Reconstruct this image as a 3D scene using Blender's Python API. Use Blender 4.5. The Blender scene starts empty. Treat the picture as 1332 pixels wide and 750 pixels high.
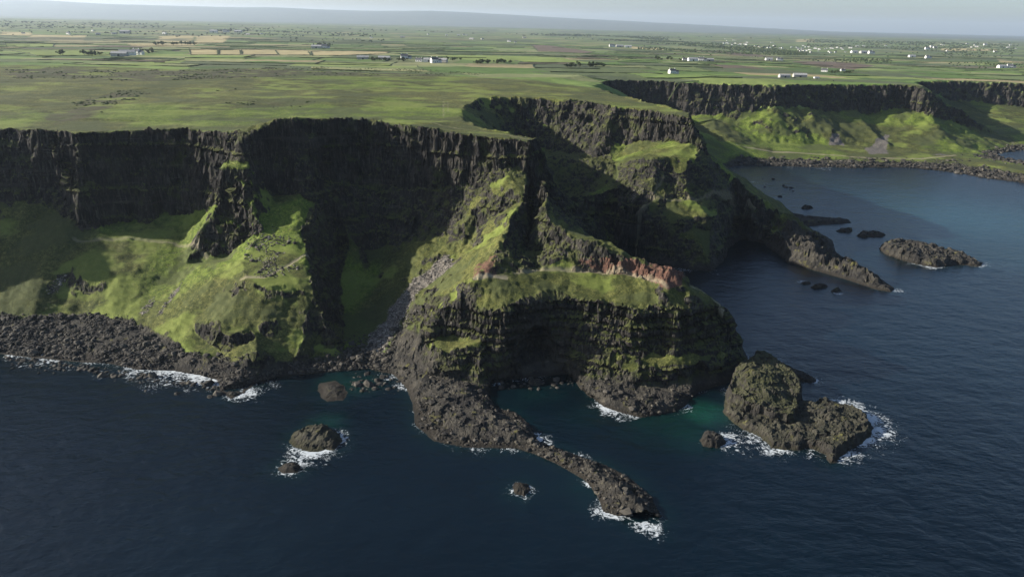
import bpy, math, random
import numpy as np
from mathutils import Matrix, Vector
from mathutils.geometry import delaunay_2d_cdt

R = math.radians
random.seed(7)
rng = np.random.default_rng(7)
scn = bpy.context.scene
col = scn.collection

# ------------------------------------------------------------------ camera
H = 170.0
F = 950.0
PITCH = R(19.95)
ROLL = R(1.25)
M3 = Matrix.Rotation(R(90) - PITCH, 3, 'X') @ Matrix.Rotation(ROLL, 3, 'Z')
MN = np.array(M3)


def ray(px, py):
    d = np.array([(px - 666.0) / F, -(py - 375.0) / F, -1.0])
    return MN @ d


def at(px, py, z=0.0):
    """survey: the spot at height z that the photograph shows at this pixel"""
    d = ray(px, py)
    t = (z - H) / d[2]
    return np.array([d[0] * t, d[1] * t, z])


def atd(px, py, Y):
    d = ray(px, py)
    t = Y / d[1]
    return np.array([d[0] * t, Y, H + d[2] * t])


def proj(p):
    c = MN.T @ (np.array(p) - np.array([0, 0, H]))
    return 666 + F * c[0] / -c[2], 375 - F * c[1] / -c[2]


cam_d = bpy.data.cameras.new('camera')
cam = bpy.data.objects.new('camera', cam_d)
col.objects.link(cam)
cam.matrix_world = Matrix.Translation((0, 0, H)) @ M3.to_4x4()
cam_d.sensor_width = 36
cam_d.lens = F / 1332 * 36
cam_d.clip_start = 1
cam_d.clip_end = 200000
scn.camera = cam

# ------------------------------------------------------------------ noise
def _h(ix, iy, iz, seed):
    h = (ix.astype(np.uint32) * np.uint32(374761393)) ^ (iy.astype(np.uint32) * np.uint32(668265263)) ^ \
        (iz.astype(np.uint32) * np.uint32(2246822519)) ^ np.uint32((seed * 3266489917) & 0xffffffff)
    h ^= h >> np.uint32(15)
    h *= np.uint32(2246822519)
    h ^= h >> np.uint32(13)
    h *= np.uint32(3266489917)
    h ^= h >> np.uint32(16)
    return h.astype(np.float32) * np.float32(1 / 4294967296.0)


def vn2(x, y, seed=0):
    fx = np.floor(x); fy = np.floor(y)
    tx = (x - fx).astype(np.float32); ty = (y - fy).astype(np.float32)
    ix = fx.astype(np.int64); iy = fy.astype(np.int64)
    tx = tx * tx * (3 - 2 * tx); ty = ty * ty * (3 - 2 * ty)
    z = np.zeros_like(ix)
    a = _h(ix, iy, z, seed); b = _h(ix + 1, iy, z, seed)
    c = _h(ix, iy + 1, z, seed); d = _h(ix + 1, iy + 1, z, seed)
    return ((a + (b - a) * tx) * (1 - ty) + (c + (d - c) * tx) * ty) * 2 - 1


def vn3(x, y, z, seed=0):
    fz = np.floor(z)
    tz = (z - fz).astype(np.float32); iz = fz.astype(np.int64)
    tz = tz * tz * (3 - 2 * tz)
    fx = np.floor(x); fy = np.floor(y)
    tx = (x - fx).astype(np.float32); ty = (y - fy).astype(np.float32)
    ix = fx.astype(np.int64); iy = fy.astype(np.int64)
    tx = tx * tx * (3 - 2 * tx); ty = ty * ty * (3 - 2 * ty)
    out = 0
    for k, w in ((0, 1 - tz), (1, tz)):
        a = _h(ix, iy, iz + k, seed); b = _h(ix + 1, iy, iz + k, seed)
        c = _h(ix, iy + 1, iz + k, seed); d = _h(ix + 1, iy + 1, iz + k, seed)
        out = out + w * ((a + (b - a) * tx) * (1 - ty) + (c + (d - c) * tx) * ty)
    return out * 2 - 1


def fbm2(x, y, s, oct=4, seed=0, gain=.5):
    a = 1.0; out = 0; x = x / s; y = y / s; tot = 0
    for k in range(oct):
        out = out + a * vn2(x, y, seed + k * 17); tot += a
        x, y = x * 1.62 + y * 1.18 + 3.1, y * 1.62 - x * 1.18 + 7.7   # rotate and double
        a *= gain
    return out / tot


def fbm3(x, y, z, s, oct=3, seed=0, gain=.5):
    a = 1.0; out = 0; x = x / s; y = y / s; z = z / s; tot = 0
    for k in range(oct):
        out = out + a * vn3(x, y, z, seed + k * 17); tot += a
        x, y, z = x * 1.62 + y * 1.18 + 3.1, y * 1.62 - x * 1.18 + 7.7, z * 2 + 1.3
        a *= gain
    return out / tot


def cell(x, y, s, seed):
    """jointed rock: a constant random value inside each irregular cell"""
    x = x / s; y = y / s
    fx = np.floor(x).astype(np.int64); fy = np.floor(y).astype(np.int64)
    best = np.full(x.shape, 9.0, dtype=np.float32); val = np.zeros(x.shape, dtype=np.float32)
    z0 = np.zeros_like(fx)
    for i in (-1, 0, 1):
        for j in (-1, 0, 1):
            cx = fx + i; cy = fy + j
            d = (cx + .15 + .7 * _h(cx, cy, z0, seed) - x) ** 2 + (cy + .15 + .7 * _h(cx, cy, z0, seed + 1) - y) ** 2
            m = d < best
            best = np.where(m, d, best); val = np.where(m, _h(cx, cy, z0, seed + 2), val)
    return val * 2 - 1


def sm(a, b, x):
    t = np.clip((x - a) / (b - a), 0, 1)
    return t * t * (3 - 2 * t)


def poly_dist(x, y, pts, closed=False):
    """distance to polyline, and parameter z interpolated if given"""
    pts = np.asarray(pts, dtype=np.float64)
    n = len(pts)
    best = np.full(x.shape, 1e9); bz = np.zeros(x.shape)
    rngk = range(n if closed else n - 1)
    for k in rngk:
        a = pts[k]; b = pts[(k + 1) % n]
        dx, dy = b[0] - a[0], b[1] - a[1]
        L = dx * dx + dy * dy + 1e-9
        t = np.clip(((x - a[0]) * dx + (y - a[1]) * dy) / L, 0, 1)
        d = np.hypot(x - a[0] - t * dx, y - a[1] - t * dy)
        m = d < best
        best = np.where(m, d, best)
        if pts.shape[1] > 2:
            bz = np.where(m, a[2] + t * (b[2] - a[2]), bz)
    return best, bz


def inside(x, y, pts):
    pts = np.asarray(pts)
    c = np.zeros(x.shape, dtype=bool)
    n = len(pts)
    for k in range(n):
        x1, y1 = pts[k][:2]; x2, y2 = pts[(k + 1) % n][:2]
        if y1 == y2:
            continue
        m = ((y1 > y) != (y2 > y)) & (x < (x2 - x1) * (y - y1) / (y2 - y1) + x1)
        c ^= m
    return c


# ------------------------------------------------------------------ survey of the coast
def L(*pts):
    return [at(*p) for p in pts]


def W(*pts):
    return [np.array(p, dtype=float) for p in pts]


TOP = (W((-950, 300, 100), (-680, 335, 100), (-520, 376, 100), (-440, 408, 101), (-410, 445, 100)) +
       L((-20, 166, 100), (40, 168, 100), (100, 172, 100), (180, 170, 100), (240, 168, 101), (290, 172, 102),
         (325, 173, 102.5), (345, 164, 106.5), (362, 153, 111), (380, 152, 111.5), (400, 156, 109.5), (440, 155, 108.5), (480, 157, 106.5),
         (520, 164, 104), (560, 170, 103), (600, 175, 102), (650, 180, 101), (690, 183.5, 100), (700, 181, 99),
         (672, 176, 100), (640, 170.5, 100), (615, 164, 100), (603, 157, 100), (598, 148, 100), (606, 138, 101), (625, 129, 101),
         (660, 126.5, 101), (700, 127.5, 101), (750, 132, 100), (800, 139, 99), (850, 146, 98), (885, 151, 98), (898, 154, 97),
         (896, 148, 97), (878, 142, 98), (850, 135, 98), (822, 128, 97), (800, 123, 96), (783, 118, 95), (774, 113, 94),
         (779, 108.5, 92), (792, 104.5, 90), (820, 104, 89), (860, 106, 88), (900, 108.5, 88), (960, 110, 88), (1000, 111, 88),
         (1050, 110.5, 88), (1100, 110, 88), (1160, 110, 88), (1190, 112, 87), (1203, 115.5, 85),
         (1196, 110.5, 85), (1186, 106.8, 84), (1240, 105, 82), (1290, 106.5, 81), (1332, 108.5, 80), (1400, 112, 79), (1650, 122, 78)))


def topY(px, lo, hi):
    seg = TOP[lo:hi]
    p = [proj(q)[0] for q in seg]
    return float(np.interp(px, p, [q[1] for q in seg]))


# index ranges of facing stretches
I_L = (5, 25)


def wallp(px, py, off, rng_):
    return atd(px, py, topY(px, *rng_) - off)


def idx(px, py):
    best = min(range(len(TOP)), key=lambda k: abs(proj(TOP[k])[0] - px) + abs(proj(TOP[k])[1] - py))
    return best


iT1 = idx(690, 183.5)
iB0, iB1 = idx(625, 129), idx(898, 154)
iF0, iF1 = idx(792, 104.5), idx(1203, 115.5)
iG0, iG1 = idx(1186, 106.8), len(TOP)
LW = (5, iT1 + 1)
BW = (iB0, iB1 + 1)
FW = (iF0, iF1 + 1)
GW = (iG0, iG1)


def WL(rg, *pts):
    return [wallp(px, py, off, rg) for px, py, off in pts]


WATER = (W((-1000, 170, 0), (-640, 205, 0), (-480, 240, 0), (-400, 290, 0), (-330, 335, 0)) +
         L((-20, 458, 0), (39, 465, 0), (105, 471, 0), (144, 473, 0), (180, 481, 0), (225, 482, 0), (261, 488, 0), (283, 494, 0),
           (286, 508, 0), (300, 519, 0), (318, 511, 0), (333, 498, 0), (360, 490, 0), (395, 487, 0), (430, 484, 0), (480, 480, 0),
           (512, 487, 0), (528, 504, 0), (536, 524, 0), (540, 553, 0), (565, 574, 0), (606, 582, 0), (640, 583, 0), (672, 583, 0), (697, 591, 0),
           (722, 602, 0), (743, 614, 0), (763, 626, 0), (778, 646, 0), (784, 665, 0), (817, 675, 0), (838, 686, 0), (857, 690, 0),
           (862, 673, 0), (846, 644, 0), (817, 619, 0), (790, 605, 0), (763, 596, 0), (730, 584, 0), (701, 574, 0), (689, 551, 0),
           (672, 536, 0), (645, 530, 0), (636, 514, 0), (637, 500, 0), (665, 493, 0), (700, 490, 0), (738, 486, 0), (748, 496, 0),
           (755, 506, 0), (771, 518, 0), (786, 529, 0), (810, 537, 0), (834, 543, 0), (870, 537, 0), (891, 529, 0), (897, 519, 0),
           (910, 509, 0), (925, 504, 0), (945, 499, 0), (962, 490, 0), (976, 473, 0), (966, 452, 0), (950, 436, 0), (925, 420, 0), (895, 403, 0), (860, 390, 0),
           (825, 378, 0), (795, 366, 0), (772, 350, 0), (775, 338, 0), (800, 330, 0), (822, 333, 0), (837, 338, 0), (860, 344, 0),
           (879, 348, 0), (905, 351, 0), (925, 353, 0), (940, 341, 0), (948, 322, 0), (965, 313, 0), (988, 315, 0), (1008, 328, 0),
           (1026, 342, 0), (1064, 353, 0), (1102, 364, 0), (1140, 377, 0), (1160, 380, 0), (1164, 375, 0), (1140, 358, 0),
           (1102, 338, 0), (1087, 327, 0), (1083, 312, 0), (1062, 301, 0), (1046, 295, 0), (1080, 292, 0), (1109, 290, 0),
           (1104, 285, 0), (1060, 281, 0), (1030, 277, 0), (1013, 268, 0), (992, 260, 0), (975, 248, 0), (962, 236, 0), (950, 225, 0),
           (944, 219, 0), (962, 215, 0), (1007, 216, 0), (1067, 218, 0), (1112, 219, 0), (1142, 218, 0), (1187, 218, 0), (1232, 223, 0),
           (1277, 231, 0), (1332, 238, 0), (1420, 262, 0), (1500, 258, 0), (1420, 222, 0), (1345, 212, 0), (1307, 206, 0),
           (1298, 200, 0), (1325, 196, 0), (1420, 193, 0), (1700, 205, 0)))

def dn(U, *pts):
    """points lying `off` metres in front of the line U"""
    u = sorted((proj(q)[0], q[1]) for q in U)
    return [atd(px, py, float(np.interp(px, [a for a, _ in u], [b for _, b in u])) - off) for px, py, off in pts]


lines = {}
lines['left_base'] = (W((-930, 276, 62), (-670, 310, 60), (-512, 350, 58), (-428, 388, 56), (-394, 430, 55)) +
                      WL(LW, (0, 252, 14), (45, 262, 14), (78, 276, 17), (97, 296, 23), (130, 298, 23), (158, 289, 14), (176, 288, 15), (190, 293, 23), (202, 284, 15), (215, 277, 14),
                         (235, 280, 16), (265, 270, 14), (280, 262, 15), (288, 258, 22), (305, 254, 23), (328, 247, 21), (345, 238, 11), (362, 254, 16), (386, 253, 20)))
lines['butt_a'] = WL(LW, (80, 246, 8), (100, 240, 13), (124, 234, 11), (140, 206, 5))
lines['butt_a2'] = WL(LW, (84, 256, 13), (102, 254, 18), (128, 250, 16))
lines['butt_b'] = WL(LW, (188, 196, 5), (187, 228, 10), (190, 248, 16))
lines['butt_c'] = WL(LW, (287, 216, 11), (305, 213, 12), (326, 214, 10))
lines['butt_c2'] = WL(LW, (288, 222, 17), (305, 220, 18), (326, 219, 16))
lines['h1_spine'] = [lines['left_base'][-1]] + L((392, 300, 50), (398, 345, 40), (407, 380, 31), (422, 425, 17), (432, 455, 6))
lines['left_mid'] = W((-480, 310, 30),) + L((-40, 320, 34), (60, 345, 28), (150, 350, 27), (240, 345, 28), (296, 335, 32))
lines['beach_top'] = (W((-960, 200, 7), (-620, 240, 7), (-470, 270, 7), (-370, 335, 7)) +
                      L((0, 409, 7), (40, 413, 7), (70, 411, 7), (110, 408, 7), (150, 415, 7), (190, 426, 7), (215, 440, 6.5), (240, 452, 7),
                        (262, 462, 7), (285, 466, 7), (305, 472, 7), (318, 478, 6)))
lines['nose_low'] = L((250, 422, 14), (268, 418, 18), (285, 432, 16.5), (302, 436, 17), (322, 428, 18), (330, 440, 15))
lines['nose_low2'] = dn(lines['nose_low'], (255, 434, 4), (272, 447, 4), (290, 456, 4), (302, 456, 4), (322, 450, 4))
WN = L((318, 511, 0), (333, 498, 0), (360, 490, 0), (395, 487, 0), (430, 484, 0))
lines['nose_edge'] = dn(WN, (333, 458, -10), (352, 462, -10), (372, 456, -12), (390, 446, -14), (412, 437, -20)) + L((422, 425, 17))
lines['nose_foot'] = dn(WN, (335, 482, -5), (352, 480, -5), (380, 474, -6), (405, 468, -9)) + L((432, 455, 6))
lines['nose_mid'] = L((318, 372, 33), (345, 374, 34), (375, 368, 35), (396, 358, 37))
lines['nose_knoll'] = L((322, 362, 36), (318, 340, 40), (340, 305, 48), (364, 272, 55))
# first cove
lines['cove_ledge_a'] = WL(LW, (425, 235, 9), (470, 243, 10), (520, 244, 10), (580, 246, 10), (612, 240, 9))
lines['cove_ledge_b'] = WL(LW, (428, 239, 13), (470, 247, 14), (520, 248, 14), (580, 250, 14), (610, 245, 13))
lines['cove_base'] = [lines['left_base'][-1]] + WL(LW, (416, 268, 28), (452, 303, 34), (478, 324, 36), (523, 318, 36), (574, 302, 34), (608, 277, 30), (626, 262, 24),
                                                  (634, 228, 10), (657, 221, 9), (690, 226, 8))
lines['cove_dip'] = L((436, 330, 26), (440, 380, 13), (446, 425, 7), (455, 452, 4.5))
lines['cove_mid'] = L((484, 365, 17), (490, 410, 8), (480, 448, 4.5))
lines['cove_beach'] = L((452, 466, 3), (478, 464, 3), (497, 466, 3.5))
lines['s2_valley'] = [lines['cove_base'][7]] + L((618, 300, 49), (600, 333, 38), (574, 353, 30), (545, 385, 20), (520, 420, 12), (503, 447, 7), (497, 466, 3.5), (512, 480, 2.5))
lines['arete'] = [lines['cove_base'][-1]] + L((683, 261, 70), (667, 277, 66), (654, 299, 60), (644, 325, 54), (633, 344, 50), (618, 361, 46))
lines['arete_shadow'] = L((698, 275, 56), (694, 303, 49), (686, 328, 46.5))
# the big headland
crest = [at(702, 230, 81)] + L((709, 250, 76), (714, 275, 68), (725, 296, 62), (740, 309, 59), (764, 318, 58), (785, 315, 58), (797, 328, 56), (816, 333, 54), (834, 338, 53),
                               (850, 345, 51), (862, 348, 50), (880, 347, 52), (893, 356, 48))
lines['crest'] = crest
path2 = L((618, 361, 46), (640, 360, 46), (670, 356, 46), (700, 352, 46), (740, 352, 46), (780, 353, 46), (820, 359, 45.5), (850, 366, 45), (868, 374, 44.5), (890, 368, 46), (893, 356, 48))
lines['path2'] = path2
lines['tailridge'] = L((893, 356, 48), (905, 371, 42), (920, 382, 38), (938, 393, 34.5))
shelf = L((560, 422, 24), (570, 410, 27), (580, 401, 31), (600, 399, 33), (617, 402, 34), (634, 403, 35), (651, 402, 36), (662, 398, 37), (690, 388, 39), (720, 379, 40),
          (732, 384, 38.5), (750, 388, 38), (768, 390, 38), (790, 395, 37), (810, 398, 37), (830, 402, 36), (849, 401, 36), (870, 407, 35),
          (900, 405, 35), (920, 401, 34.5), (938, 393, 34.5))
lines['shelf'] = shelf
lines['w1base'] = dn(shelf, (563, 440, 4), (575, 438, 4), (600, 440, 4.5), (630, 440, 4), (652, 440, 2.5), (668, 438, 2.5), (690, 428, 3), (718, 412, 3), (738, 413, 3.5), (756, 417, 3.5),
                       (780, 425, 3.5), (810, 433, 3.5), (830, 438, 3.5), (849, 441, 3.5), (870, 444, 3.5), (900, 443, 3.5), (925, 441, 4), (936, 436, 5))
lines['ledge1'] = dn(shelf, (757, 424, 6.5), (780, 432, 6.5), (810, 441, 6.5), (849, 450, 6.5), (875, 453, 6.5), (905, 453, 6.5), (935, 450, 9))
lines['w2top'] = dn(shelf, (755, 440, 8.5), (780, 447, 9), (812, 456, 9), (845, 461, 8.5), (875, 462, 8), (905, 462, 8.5), (938, 460, 13)) + [atd(955, 448, 356)]
lines['w3base'] = dn(shelf, (752, 478, 17), (768, 489, 19), (790, 495, 20), (815, 500, 20), (840, 502, 20), (870, 503, 17), (900, 498, 18), (925, 492, 19)) + [atd(945, 486, 339), atd(963, 474, 351)]
lines['w3top'] = dn(shelf, (754, 462, 13), (775, 470, 15), (800, 478, 16), (820, 484, 17), (840, 478, 15.5), (870, 474, 12.5), (905, 474, 13.5), (935, 470, 18)) + [atd(958, 460, 353)]
lines['cave'] = dn(shelf, (664, 474, 4.5), (690, 468, 6), (715, 464, 8), (735, 468, 10))

lines['mound'] = L((558, 474, 8), (580, 460, 15), (606, 451, 18), (625, 462, 15), (634, 480, 9))
lines['mound_foot'] = L((556, 484, 5), (575, 492, 4), (600, 493, 4), (622, 497, 4), (633, 493, 4))
lines['scree_lo'] = L((530, 470, 6), (540, 445, 12), (552, 418, 20), (570, 385, 32), (597, 372, 40))
# platform & causeway spines
lines['plat'] = L((545, 500, 3), (575, 520, 3.2), (600, 545, 3.5), (630, 558, 3.5), (660, 562, 3.5), (685, 573, 2.4), (699, 577, 2.2), (716, 585, 2.5), (748, 598, 2.6), (775, 615, 3), (800, 633, 4), (826, 652, 4), (847, 668, 3))
lines['plat2'] = L((600, 510, 4), (625, 525, 4), (650, 545, 4), (675, 560, 3.5))
lines['p3'] = L((765, 505, 3), (795, 518, 4), (825, 524, 4), (855, 522, 4), (885, 518, 3))
# back faces, out of this view
lines['back_a'] = L((712, 250, 62), (716, 270, 50)) + W((42, 455, 36), (66, 440, 31), (86, 425, 27), (98, 405, 25))
# amphitheatre
lines['amph_left'] = L((716, 240, 62), (703, 228, 62), (690, 216, 63), (680, 208, 63), (676, 200, 63))
lines['amph_base'] = WL(BW, (690, 194, 34), (720, 197, 38), (750, 201, 44), (780, 206, 46), (797, 208, 42))
lines['amph_b2'] = WL(BW, (797, 208, 42), (812, 194, 20), (828, 182, 10), (860, 185, 9), (885, 187, 8), (900, 188, 9))
lines['b2_tier'] = L((803, 213, 60), (822, 207, 67), (845, 205, 70), (870, 205, 70), (893, 208, 69))
lines['amph_floor'] = L((740, 262, 34), (780, 292, 22)) + [atd(793, 312, 566)]
lines['amph_floor2'] = L((803, 213, 60), (803, 245, 46), (812, 273, 35)) + [atd(824, 312, 556)]
lines['r3_crest'] = L((900, 188, 76), (911, 198, 72), (930, 214, 61), (956, 233, 50), (975, 248, 42), (1001, 271, 26))
lines['r3_mid'] = L((893, 208, 69), (896, 225, 60), (894, 245, 50), (904, 258, 43))
lines['r3_path'] = L((832, 266, 41), (850, 258, 43), (875, 259, 42.5), (904, 258, 43), (930, 251, 44)) + [atd(956, 251, 605), atd(980, 263, 606)]
R3S = L((822, 277, 34), (835, 280, 32.5), (850, 281, 32), (868, 287, 30), (890, 284, 32), (905, 283, 32.5), (922, 283, 32.5), (936, 281, 30))
lines['r3_shelf'] = R3S + [atd(952, 280, 600), atd(965, 285, 608), atd(980, 286, 606)]
lines['r3_wall'] = dn(R3S, (824, 290, 3), (850, 294, 5), (870, 299, 5), (905, 297, 5), (925, 297, 5), (934, 293, 4))
lines['r3_low'] = dn(R3S, (828, 307, 5), (850, 310, 9), (880, 308, 9), (905, 306, 12), (925, 308, 12), (934, 302, 8))
lines['arm_top'] = L((1001, 271, 26), (1022, 281, 20), (1034, 298, 16), (1042, 314, 13), (1064, 328, 12), (1100, 342, 8), (1135, 360, 5), (1152, 370, 3))
lines['arm_edge'] = L((993, 288, 19), (1006, 298, 15), (1022, 314, 12), (1036, 325, 8.5))
lines['arm_back'] = L((1046, 300, 10), (1066, 308, 8), (1075, 316, 5))
lines['reef_a'] = L((1035, 283, 3.5), (1060, 286, 3), (1092, 286.5, 2.5))
# far bay
lines['far_base'] = WL(FW, (800, 150, 22), (860, 150, 22), (920, 149, 22), (960, 146, 22), (1000, 140, 20), (1040, 138, 20), (1080, 147, 24), (1110, 143, 22), (1130, 152, 24), (1160, 142, 18), (1185, 143, 14)) + L((1210, 150, 46))
lines['far_foot'] = L((905, 196, 18), (950, 190, 16), (1000, 186, 13), (1060, 187, 12), (1120, 190, 10), (1160, 194, 8), (1196, 198, 8))
lines['far_beach'] = L((936, 213, 5), (962, 207, 5), (1007, 206, 5), (1067, 206, 4.5), (1112, 208, 4.5), (1142, 210, 4.5), (1187, 210, 4.5), (1225, 210, 4.5), (1245, 207, 5))
lines['far_nose'] = [at(1203, 115.5, 85)] + L((1210, 150, 46), (1218, 170, 28), (1220, 186, 15), (1222, 198, 7))
lines['far_cone'] = L((1228, 184, 17), (1240, 173, 23), (1244, 190, 12), (1246, 199, 6))
lines['prom'] = L((1250, 202, 6), (1290, 212, 7), (1330, 222, 8), (1400, 240, 7))
lines['back_b'] = L((905, 196, 18), (915, 205, 12), (936, 213, 5))
lines['g_base'] = WL(GW, (1240, 132, 25), (1290, 135, 25), (1332, 140, 25), (1600, 152, 25))
lines['g_foot'] = L((1262, 170, 12), (1300, 176, 12), (1332, 180, 10), (1600, 195, 8))

# far side walls of the promontories (their base, a step away from the edge)
def side(i0, i1, dx, dy, z):
    return [np.array([q[0] + dx, q[1] + dy, z]) for q in TOP[i0:i1]]


lines['tip2_back'] = W(*[(q[0] + 14, q[1] + 8, 66) for q in TOP[iB1 + 1:iB1 + 6]])
lines['tip3_back'] = []

verts2, zs, edges = [], [], []
vmap = {}


def addv(p):
    k = (round(p[0], 1), round(p[1], 1))
    if k not in vmap:
        vmap[k] = len(verts2)
        verts2.append(Vector((p[0], p[1]))); zs.append(p[2])
    return vmap[k]


def addline(pts):
    ids = [addv(p) for p in pts]
    for a, b in zip(ids, ids[1:]):
        if a != b:
            edges.append((a, b))


addline(TOP)
addline(WATER)
for k, v in lines.items():
    if v:
        addline(v)
# inland spot heights of the moor and far ground
def inland(x, y):
    x = np.asarray(x, dtype=float); y = np.asarray(y, dtype=float)
    base = 100 - 16 * sm(900, 1700, y) - 22 * sm(1500, 3500, y)
    base = base - 12 * sm(200, 1400, x) * sm(700, 1300, y)
    und = 5.0 * fbm2(x, y, 900, 3, 51) * sm(650, 1500, y) + 1.6 * fbm2(x, y, 160, 3, 57) * sm(560, 800, y)
    far = fbm2(x, y, 5200, 3, 71) * 26 * sm(3500, 9000, y)
    a = x / np.maximum(y, 1)
    hill = np.interp(a, [-1.2, -.72, -.6, -.5, -.3, -.2, -.11, 0, .08, .23, .4, .7], [560, 560, 540, 490, 500, 480, 530, 420, 340, 200, 60, 20]) * sm(21000, 32000, y)
    hill = hill * (1 + .12 * fbm2(x, y, 3500, 3, 91))
    return base + und + far + hill


cc = [(p[0], p[1]) for p in TOP]
for gx in range(-1000, 1700, 60):
    for gy in range(320, 2100, 60):
        x, y = gx + rng.uniform(-15, 15), gy + rng.uniform(-15, 15)
        if gy > 1950:
            ok = True
        else:
            ax, ay = np.array([x]), np.array([y])
            landpoly = [(p[0], p[1]) for p in TOP] + [(1700, 2600), (-1400, 2600), (-1400, 300)]
            ok = inside(ax, ay, landpoly)[0] and poly_dist(ax, ay, TOP)[0][0] > 45
        if ok:
            addv((x, y, float(inland(x, y))))
for x in (-2600, -1800, -1300, 2000, 2800):
    for y in (200, 500, 900, 1400, 2000, 2400):
        if x < 0:
            addv((x, y, float(inland(x, y)) if y > 320 else -5))
        elif y > 1900:
            addv((x, y, float(inland(x, y))))
for x in range(-1500, 2400, 300):
    addv((x, 2700, float(inland(x, 2700))))

res = delaunay_2d_cdt(verts2, edges, [], 0, 1e-3)
cv = np.array([[v.x, v.y] for v in res[0]])
cz = np.zeros(len(cv))
for k, o in enumerate(res[3]):
    if o:
        cz[k] = zs[o[0]]
    else:
        # where two survey lines cross: take the height of the nearest surveyed point
        dd = [(v.x - cv[k][0]) ** 2 + (v.y - cv[k][1]) ** 2 for v in verts2]
        j = int(np.argmin(dd)); cz[k] = zs[j]
        print('CROSS', [round(float(c), 1) for c in proj((cv[k][0], cv[k][1], zs[j]))], [n for n, l in dict(lines, TOP=TOP, WATER=WATER).items() if l and poly_dist(cv[k][:1], cv[k][1:], l)[0][0] < .5])
ct = np.array([list(f) for f in res[2]])

# raster of the survey
RX0, RX1, RY0, RY1, RS = -1100.0, 1800.0, 150.0, 2600.0, 1.25
nx = int((RX1 - RX0) / RS); ny = int((RY1 - RY0) / RS)
RZ = np.full((ny, nx), -5.0, dtype=np.float32)
for t in ct:
    p = cv[t]; z = cz[t]
    x0 = max(0, int((p[:, 0].min() - RX0) / RS)); x1 = min(nx - 1, int((p[:, 0].max() - RX0) / RS) + 1)
    y0 = max(0, int((p[:, 1].min() - RY0) / RS)); y1 = min(ny - 1, int((p[:, 1].max() - RY0) / RS) + 1)
    if x1 < x0 or y1 < y0:
        continue
    gx, gy = np.meshgrid(RX0 + np.arange(x0, x1 + 1) * RS, RY0 + np.arange(y0, y1 + 1) * RS)
    (ax, ay), (bx, by), (cx, cy) = p
    det = (by - cy) * (ax - cx) + (cx - bx) * (ay - cy)
    if abs(det) < 1e-9:
        continue
    u = ((by - cy) * (gx - cx) + (cx - bx) * (gy - cy)) / det
    v = ((cy - ay) * (gx - cx) + (ax - cx) * (gy - cy)) / det
    w = 1 - u - v
    m = (u >= -1e-4) & (v >= -1e-4) & (w >= -1e-4)
    sub = RZ[y0:y1 + 1, x0:x1 + 1]
    sub[m] = (u * z[0] + v * z[1] + w * z[2])[m]


gyr, gxr = np.gradient(RZ, RS)
GR = np.hypot(gxr, gyr)
for _ in range(3):      # spread the steepness a little
    GR[1:-1, 1:-1] = np.maximum(GR[1:-1, 1:-1], .25 * (GR[2:, 1:-1] + GR[:-2, 1:-1] + GR[1:-1, 2:] + GR[1:-1, :-2]))
del gyr, gxr


def look(x, y):
    fx = np.clip((x - RX0) / RS, 0, nx - 1.001); fy = np.clip((y - RY0) / RS, 0, ny - 1.001)
    ix = fx.astype(int); iy = fy.astype(int); tx = fx - ix; ty = fy - iy
    return (RZ[iy, ix] * (1 - tx) + RZ[iy, ix + 1] * tx) * (1 - ty) + (RZ[iy + 1, ix] * (1 - tx) + RZ[iy + 1, ix + 1] * tx) * ty


LAND = [(p[0], p[1]) for p in WATER] + [(2600, 900), (2600, 4000), (-3000, 4000), (-3000, 170)]

# ------------------------------------------------------------------ terrain mesh
def fan(a0, a1, na, y0, y1, ry):
    A = np.linspace(a0, a1, na)
    n = int(math.log(y1 / y0) / ry) + 1
    Y = np.geomspace(y0, y1, n)
    return A, Y


def ground(x, y):
    """height of the ground before rock detail"""
    d, _ = poly_dist(x, y, WATER)
    ins = inside(x, y, LAND)
    wa = sm(3, 30, d) * np.where(ins, 1, 0)
    k = np.clip(y / 450, 1, 2.5)
    wx = wa * (3.2 * fbm2(x, y, 26, 3, 11) + 1.6 * fbm2(x, y, 8, 2, 13)) * k
    wy = wa * (3.2 * fbm2(x, y, 26, 3, 21) + 1.6 * fbm2(x, y, 8, 2, 23)) * k
    s_c = np.where(y < 700, 1.0, 2.0)
    gi = GR[np.clip(((y - RY0) / RS).astype(int), 0, ny - 1), np.clip(((x - RX0) / RS).astype(int), 0, nx - 1)]
    cj = wa * (y < 1900) * s_c * (.12 + .88 * sm(.75, 1.6, gi))
    wx = wx + cj * (1.3 * cell(x, y, 6.5, 15) + .7 * cell(x, y, 2.8, 16))
    wy = wy + cj * (1.3 * cell(x, y, 6.5, 17) + .7 * cell(x, y, 2.8, 18))
    z = look(x + wx, y + wy)
    z = np.where(ins, np.maximum(z, .15), -0.3 - .35 * d)
    f = sm(2200, 2550, y)
    zf = inland(x, y)
    z = np.where(ins, z * (1 - f) + zf * f, z)
    return z, d, ins


A, Y = fan(-1.02, .98, 1000, 225, 2600, .0029)
GA, GY = np.meshgrid(A, Y)
gx = (GA * GY).ravel(); gy = GY.ravel()
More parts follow.
